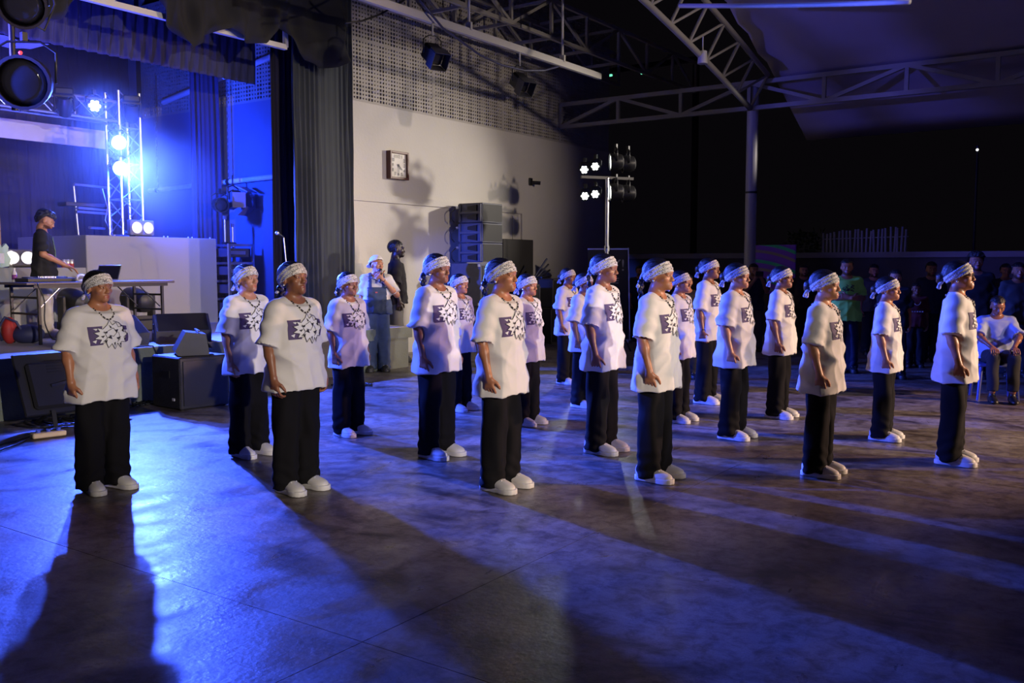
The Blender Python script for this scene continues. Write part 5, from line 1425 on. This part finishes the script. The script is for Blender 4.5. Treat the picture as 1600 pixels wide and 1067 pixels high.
# =================================================================== OTHER PEOPLE
XS, YS = axis((-.42, .42, .009)), axis((-.50, .20, .0085)); ZS = axis((.0, .62, .03), (.62, .9, .012), (.9, 1.62, .0078))
def recolour(V, masc): return face_colours(V, masc)
def shirt2(arms, hem=.74, girth=1.0, **kw):
    sl = []
    for sh, el, wr in arms:
        e = tuple(a + (b - a) * .92 for a, b in zip(sh, el)); sl.append(((sh[0] * .94, sh[1], sh[2] - .008), e, .070, .078))
    return shirt_field(sl, hem, girth, axis((-.42, .42, .0105)), axis((-.42, .26, .0105)), None, .074, .162, .215, .165, .165)
def cloth_people(t, rnd, body, bcol, shirt, trous, skin, m_shirt, m_trous, hair, p=None, shoe=M_BLACK, fold=.006, hairm=None):
    p = p or {}
    pk = tuple(sorted(p.items()))
    def cached(key, fn):
        if key not in CACHE: CACHE[key] = fn()
        return CACHE[key]
    link('body', cached(('body', id(body), pk, skin.name), lambda: np_mesh('body', pose(body[0], p), body[1], skin, bcol)), None, t)
    SV = pose(wrinkle(shirt[0], shirt[1], rnd, fold, 'shirt'), dict(p, is_shirt=True))
    link('shirt', cached(('shirt', id(shirt), pk, m_shirt.name), lambda: np_mesh('shirt', SV, shirt[1], m_shirt)), None, t)
    if trous is not None: link('trousers', cached(('trousers', id(trous), m_trous.name), lambda: np_mesh('trousers', wrinkle(trous[0], trous[1], rnd, .005, 'trouser'), trous[1], m_trous)), None, t)
    if hair: link('hair', cached(('hair', hair, pk), lambda: np_mesh('hair', pose(HAIRS[hair][0], p), HAIRS[hair][1], hairm or M_HAIR)), None, t)
    if shoe: add_shoes(t, shoe, shoe)
    return SV
def sh_l(x=.158): return (x, .014, 1.283)
BODY_M = body_field((ARM_L, ARM_R), (H_L, H_R), 1.0).nets(); BODY_MC = face_colours(BODY_M[0], 1.0)
SHIRT_R = shirt_field((SLV_L, SLV_R), .76, 1.0, None, None, None, .074, .155, .21, .16, .165).nets()

# ---- the player at the table
def player():
    rnd = random.Random(5); aL = ((.158, .012, 1.283), (.205, .0, 1.04), (.13, -.24, .90)); aR = ((-.158, .012, 1.283), (-.205, .0, 1.04), (-.12, -.25, .90))
    f = body_field((aL, aR), (((-.1, -.9, -.35), (-1, 0, 0), (0, -.3, -1), .35), ((.1, -.9, -.35), (1, 0, 0), (0, -.3, -1), .35)), 1.0, True, XS, YS, ZS).nets()
    t, H = place_person('person', 'bearded person in black shirt and pale trousers behind the folding table', 74, 526, 73, 327, R(58), None, SZ + .012)
    p = dict(pitch=.42)
    M_BT = mat('black_cotton', (.013, .013, .017), .85, 0, .15, 10, .08, 300); M_PT = mat('pale_trouser', (.52, .49, .43), .85, 0, .08, 8)
    SV = cloth_people(t, rnd, f, face_colours(f[0], 1.0), shirt2((aL, aR), .72).nets(), TROUS, SKINS[2], M_BT, M_PT, 'bushy', p, M_SHOE)
    b = MB(); r = random.Random(2)
    bvh = BVHTree.FromPolygons([Vector(v) for v in SV.tolist()], shirt2((aL, aR), .72).nets()[1].tolist())
    for k in range(16):
        z = 1.24 - .018 * k; x = -.03 + .018 * r.uniform(-1, 1); h = bvh.ray_cast(Vector((x, -.6, z)), Vector((0, 1, 0)))
        if h[0] is not None: b.box((x, h[0].y - .004, z), (r.uniform(.03, .07), .004, .011), (0, r.uniform(-.5, .5), 0))
    b.build('chest_print', mat('lime_print', (.35, .6, .25), .7), t)['kind'] = 'stuff'
player()

# ---- the singer in overalls
def singer():
    rnd = random.Random(6); aL = ((.158, .012, 1.283), (.275, -.03, 1.06), (.075, -.205, 1.275)); aR = ARM_R
    f = body_field((aL, aR), (((-.75, -.15, .55), (-.3, -.4, .6), (-.2, .5, .4), .75), H_R), .6, True, XS, YS, ZS).nets()
    t, H = place_person('person', 'singer in denim overalls and white cap holding a microphone', 590, 580, 576, 399, R(-44))
    p = dict(yaw=.55, pitch=-.08); sn = shirt2((aL, aR), .80).nets()
    M_DEN = mat('blue_denim', (.055, .085, .16), .85, 0, .35, 14, .15, 200); tr = trouser_field((LEG(1), LEG(-1)), None, None, None, .97).nets()
    SV = cloth_people(t, rnd, f, face_colours(f[0], .0), sn, tr, SKINS[2], mat('white_tee', (.72, .72, .70), .85, 0, .05), M_DEN, 'short', p, mat('dark_sneaker', (.03, .03, .03), .5))
    c = SV[sn[1]].mean(1); nr = vnormals(SV, sn[1])
    for nm, sel in (('bib', (c[:, 1] < -.03) & (np.abs(c[:, 0]) < .125) & (c[:, 2] < 1.17)), ('waist_panel', c[:, 2] < 1.0), ('strap', (np.abs(c[:, 0] - .085) < .02) & (c[:, 2] > 1.15) & (c[:, 1] < .1)), ('strap', (np.abs(c[:, 0] + .085) < .02) & (c[:, 2] > 1.15) & (c[:, 1] < .1))):
        q = sn[1][sel]; ids = np.unique(q); mp = np.full(len(SV), -1); mp[ids] = np.arange(len(ids))
        link(nm, np_mesh(nm, SV[ids] + nr[ids] * .009, mp[q], M_DEN), None, t)
    MB().box((-.01, -.155, 1.10), (.03, .006, .018)).build('bib_patch', mat('patch_red', (.6, .12, .15), .6), t)
    g = Field(axis((-.12, .12, .006)), axis((-.14, .24, .006)), axis((1.43, 1.64, .006))); Z = g.z[None, None, :]; Y = g.y[None, :, None]
    g.F = np.maximum(skull(g, .022), 1.523 - .35 * (Y + .02) - Z); g.ell((0, .135, 1.475), (.075, .065, .012), .01, M=Euler((R(-28), 0, 0)).to_matrix())
    g = g.nets(); link('cap', np_mesh('cap', pose(g[0], p), g[1], mat('white_cap', (.75, .74, .7), .8, 0, .06)), None, t)
    MB().lathe([(.028, -.006), (.032, 0), (.028, .006)], 14, Vector((-.7, -.5, .7)).to_track_quat('Z', 'Y').to_matrix(), (.085, -.195, 1.262)).build('wristwatch', M_BLACK, t, True)
    bv = BVHTree.FromPolygons([Vector(v) for v in SV.tolist()], sn[1].tolist()); beads(t, p, bv, rnd, -.5)
    t2 = thing('microphone', 'dark handheld microphone held to the mouth of the singer', 'microphone', (0, 0, 0)); S = t.matrix_basis.copy()
    bpy.context.view_layer.update(); S = t.matrix_world.copy()
    a, b = S @ Vector((.035, -.235, 1.24)), S @ Vector((.045, -.155, 1.40)); t2.location = a
    MB().cyl((0, 0, 0), b - a, .016, .022, 12).build('handle', M_BLACK, t2, 'auto'); MB().sph(b - a, .033, 12, 8).build('grille_ball', M_BMETAL, t2, True)
singer()

# ---- the man by the wall, shade put into his skin and shirt colour
t, H = place_person('person', 'person in dark shirt and grey jeans standing against the cream wall', 621, 565, 624, 374, R(44))
cloth_people(t, random.Random(8), BODY_M, BODY_MC, SHIRT_R, TROUS, vcol_mat('skin_shaded', (.03, .016, .012)), mat('shaded_plum_shirt', (.007, .005, .009), .9), mat('grey_jeans', (.12, .12, .11), .85, 0, .2, 10), 'short', dict(yaw=.1), M_BLACK)

# ---- watchers along the boundary wall
def watcher(label, px, hy, Hm, rz, m_shirt, m_trous, hair='short', skin=1, masc=1, body=None, shirt=None, p=None, group='watchers in the dark'):
    """height Hm sets the distance: the head top must meet the pixel row"""
    d = ray(px, hy); lo = math.hypot(d.x, d.y)
    # walk out along the ray until the top of the head stands Hm above the floor
    tt = (Hm - CAM_H) / d.z if abs(d.z) > 1e-6 and (Hm - CAM_H) / d.z > 0 else 15.0
    tt = min(max(tt, 13.2), 17.9 / max(.2, d.x)); tt += .0 if px < 1160 or px > 1200 else -1.0
    t = thing('person', label, 'person', (d.x * tt, d.y * tt, 0), rz, group); t.scale = ((CAM_H + d.z * tt) / 1.605,) * 3
    b = body or (BODY_M if masc else BODY)
    cloth_people(t, random.Random(int(px)), b, face_colours(b[0], masc), shirt or SHIRT_R, TROUS, SKINS[skin], m_shirt, m_trous, hair, p or {})
    return t
M_DK = [mat('dark_shirt_%s' % n, c, .85) for n, c in (('navy', (.014, .016, .035)), ('black', (.01, .01, .011)), ('brown', (.035, .022, .016)), ('grey', (.05, .05, .055)))]
M_DT = mat('dark_trousers', (.012, .012, .016), .9); M_NT = mat('navy_jeans', (.02, .022, .05), .9)
# crossed arms
aL = ((.158, .012, 1.283), (.215, -.03, 1.05), (-.02, -.185, 1.075)); aR = ((-.158, .012, 1.283), (-.215, -.03, 1.05), (.03, -.215, 1.055))
CR = body_field((aL, aR), (((-1, .1, .05), (0, 0, 1), (0, 1, 0), .3), ((1, .15, .0), (0, 0, 1), (0, 1, 0), .3)), 1.0, True, XS, YS, ZS).nets()
CRS = shirt2((aL, aR), .72).nets()
t = watcher('watcher in a lime green shirt with crossed arms', 1324, 403, 1.74, R(-62), mat('lime_shirt', (.34, .85, .12), .8, 0, .05), M_NT, 'short', 1, 1, CR, CRS, dict(yaw=-.15))
mb = MB(); r = random.Random(4); _nets = CRS
bvh = BVHTree.FromPolygons([Vector(v) for v in CRS[0].tolist()], CRS[1].tolist())
for k in range(22):
    x, z = r.uniform(-.07, .07), r.uniform(1.14, 1.23); h = bvh.ray_cast(Vector((x, -.6, z)), Vector((0, 1, 0)))
    if h[0] is not None: mb.box((x, h[0].y - .012, z), (r.uniform(.015, .05), .004, .008), (0, r.uniform(-.8, .8), 0))
mb.build('chest_print', M_INK, t)['kind'] = 'stuff'
# hands raised with a phone
aL = ((.158, .012, 1.283), (.20, -.14, 1.10), (.06, -.26, 1.32)); aR = ((-.158, .012, 1.283), (-.20, -.14, 1.10), (-.06, -.26, 1.32))
PH = body_field((aL, aR), (((-.3, -.2, .9), (-.6, 0, .3), (0, 1, 0), .5), ((.3, -.2, .9), (.6, 0, .3), (0, 1, 0), .5)), 1.0, True, XS, YS, ZS).nets(); PHS = shirt2((aL, aR), .74).nets()
t = watcher('watcher in dark shirt lifting a phone in front of the ringed board', 1178, 411, 1.70, R(-50), M_DK[0], mat('khaki', (.10, .085, .06), .9), 'short', 1, 1, PH, PHS)
bpy.context.view_layer.update(); q = t.matrix_world @ Vector((0, -.30, 1.42))
ph = thing('phone', 'dark phone held up by the watcher near the ringed board', 'phone', q, R(-50)); MB().box((0, 0, 0), (.15, .01, .075), bev=.004).build('phone_body', M_BLACK, ph); MB().cyl((.05, -.004, .02), (.05, -.008, .02), .008).build('camera_lens', M_GLASS, ph)
W = [('watcher in a plain black top with hair tied back left of the column', 1074, 427, 1.58, -55, 1, 'bun', 2, 0), ('watcher in a navy shirt behind the ponytail dancer', 1000, 414, 1.66, -48, 0, 'short', 1, 1), ('watcher in a brown shirt right of the ringed board', 1256, 412, 1.68, -58, 2, 'short', 1, 1),
     ('watcher in a grey shirt just right of the one in lime green', 1366, 412, 1.66, -62, 3, 'short', 1, 1), ('watcher in a black shirt behind the slight dancer', 1400, 420, 1.6, -64, 1, 'bun', 1, 0), ('small watcher in a dark red shirt with a pale necklace', 1432, 441, 1.36, -66, 'red', 'bun', 0, 0),
     ('watcher in a navy shirt beside the dancer with glasses', 1456, 408, 1.70, -66, 0, 'short', 1, 1), ('tall watcher in a black shirt behind the dancer with glasses', 1526, 393, 1.80, -68, 1, 'bushy', 0, 1), ('watcher in a brown shirt behind the seated one in the blue tinted shirt', 1572, 411, 1.70, -70, 2, 'bun', 1, 0), ('watcher in a grey shirt at the end of the row of watchers', 1592, 409, 1.68, -70, 3, 'short', 1, 1)]
for lb, px, hy, Hm, rz, k, hair, skin, masc in W:
    t = watcher(lb, px, hy, Hm, R(rz), mat('dark_red_shirt', (.13, .018, .015), .85) if k == 'red' else M_DK[k], M_DT, hair, skin, masc)
    if k == 'red':
        MB().tube([(.062 * math.sin(a), -.115 - .02 * math.cos(a), 1.25 - .07 * math.cos(a)) for a in [-1.5 + .3 * j for j in range(11)]], .006).build('necklace', M_PEARL, t, True)
        for j in range(5): MB().box((-.09 + .045 * j, -.158, 1.06), (.026, .006, .022)).build('shirt_letter', M_PEARL, t)
# seated watcher in a pale shirt on a plastic chair
sp = on_z(1552, 622)
t = thing('plastic_chair', 'blue grey plastic chair under the seated watcher in the blue tinted shirt', 'chair', sp, R(-70)); M_CH = mat('blue_plastic', (.10, .13, .35), .4)
MB().box((0, 0, .42), (.44, .44, .03), bev=.01).build('seat', M_CH, t); MB().box((0, .21, .66), (.42, .03, .40), (R(-8), 0, 0), bev=.012).build('backrest', M_CH, t)
for sx in (-1, 1):
    for sy in (-1, 1): MB().cyl((sx * .19, sy * .19, .41), (sx * .22, sy * .22, 0), .022, .018).build('leg', M_CH, t)
aL = ((.158, .012, 1.283), (.22, -.16, 1.10), (.12, -.36, .99)); aR = ((-.158, .012, 1.283), (-.22, -.16, 1.10), (-.12, -.36, .99))
ZS2 = axis((.3, .84, .014), (.84, 1.62, .0078))
bd = body_field((aL, aR), (((0, -1, -.2), (-1, 0, 0), (0, 0, -1), .4), ((0, -1, -.2), (1, 0, 0), (0, 0, -1), .4)), 0., False, XS, YS, ZS2)
LG = lambda s: ([(s * .09, .012, .86), (s * .11, -.40, .87), (s * .11, -.43, .47)], [.088, .075, .06])
for s in (-1, 1): bd.chain(LG(s)[0], [.07, .05, .035], .03, .05)
bd = bd.nets(); tr = trouser_field((LG(1), LG(-1)), axis((-.25, .25, .012)), axis((-.55, .2, .012)), axis((.46, 1.0, .012)), 1.0)
tr.F = np.maximum(tr.F, .48 - tr.z[None, None, :]); tr = tr.nets()
t = thing('person', 'seated watcher in a loose white shirt tinted as blue lit on the plastic chair', 'person', sp + Vector((.0, 0, -.335)), R(-70), 'watchers in the dark')
cloth_people(t, random.Random(77), bd, face_colours(bd[0]), shirt2((aL, aR), .82, 1.05).nets(), tr, SKINS[0], mat('blue_tinted_white_shirt', (.30, .36, .55), .85, 0, .06), M_DT, 'short', dict(pitch=.3), None, .009)  # blue light put into the colour of a white shirt
for s in (-1, 1):
    o = link('shoe', CACHE[('shoe', id(M_BLACK))], None, t); o.location = (s * .11, -.44, .325)
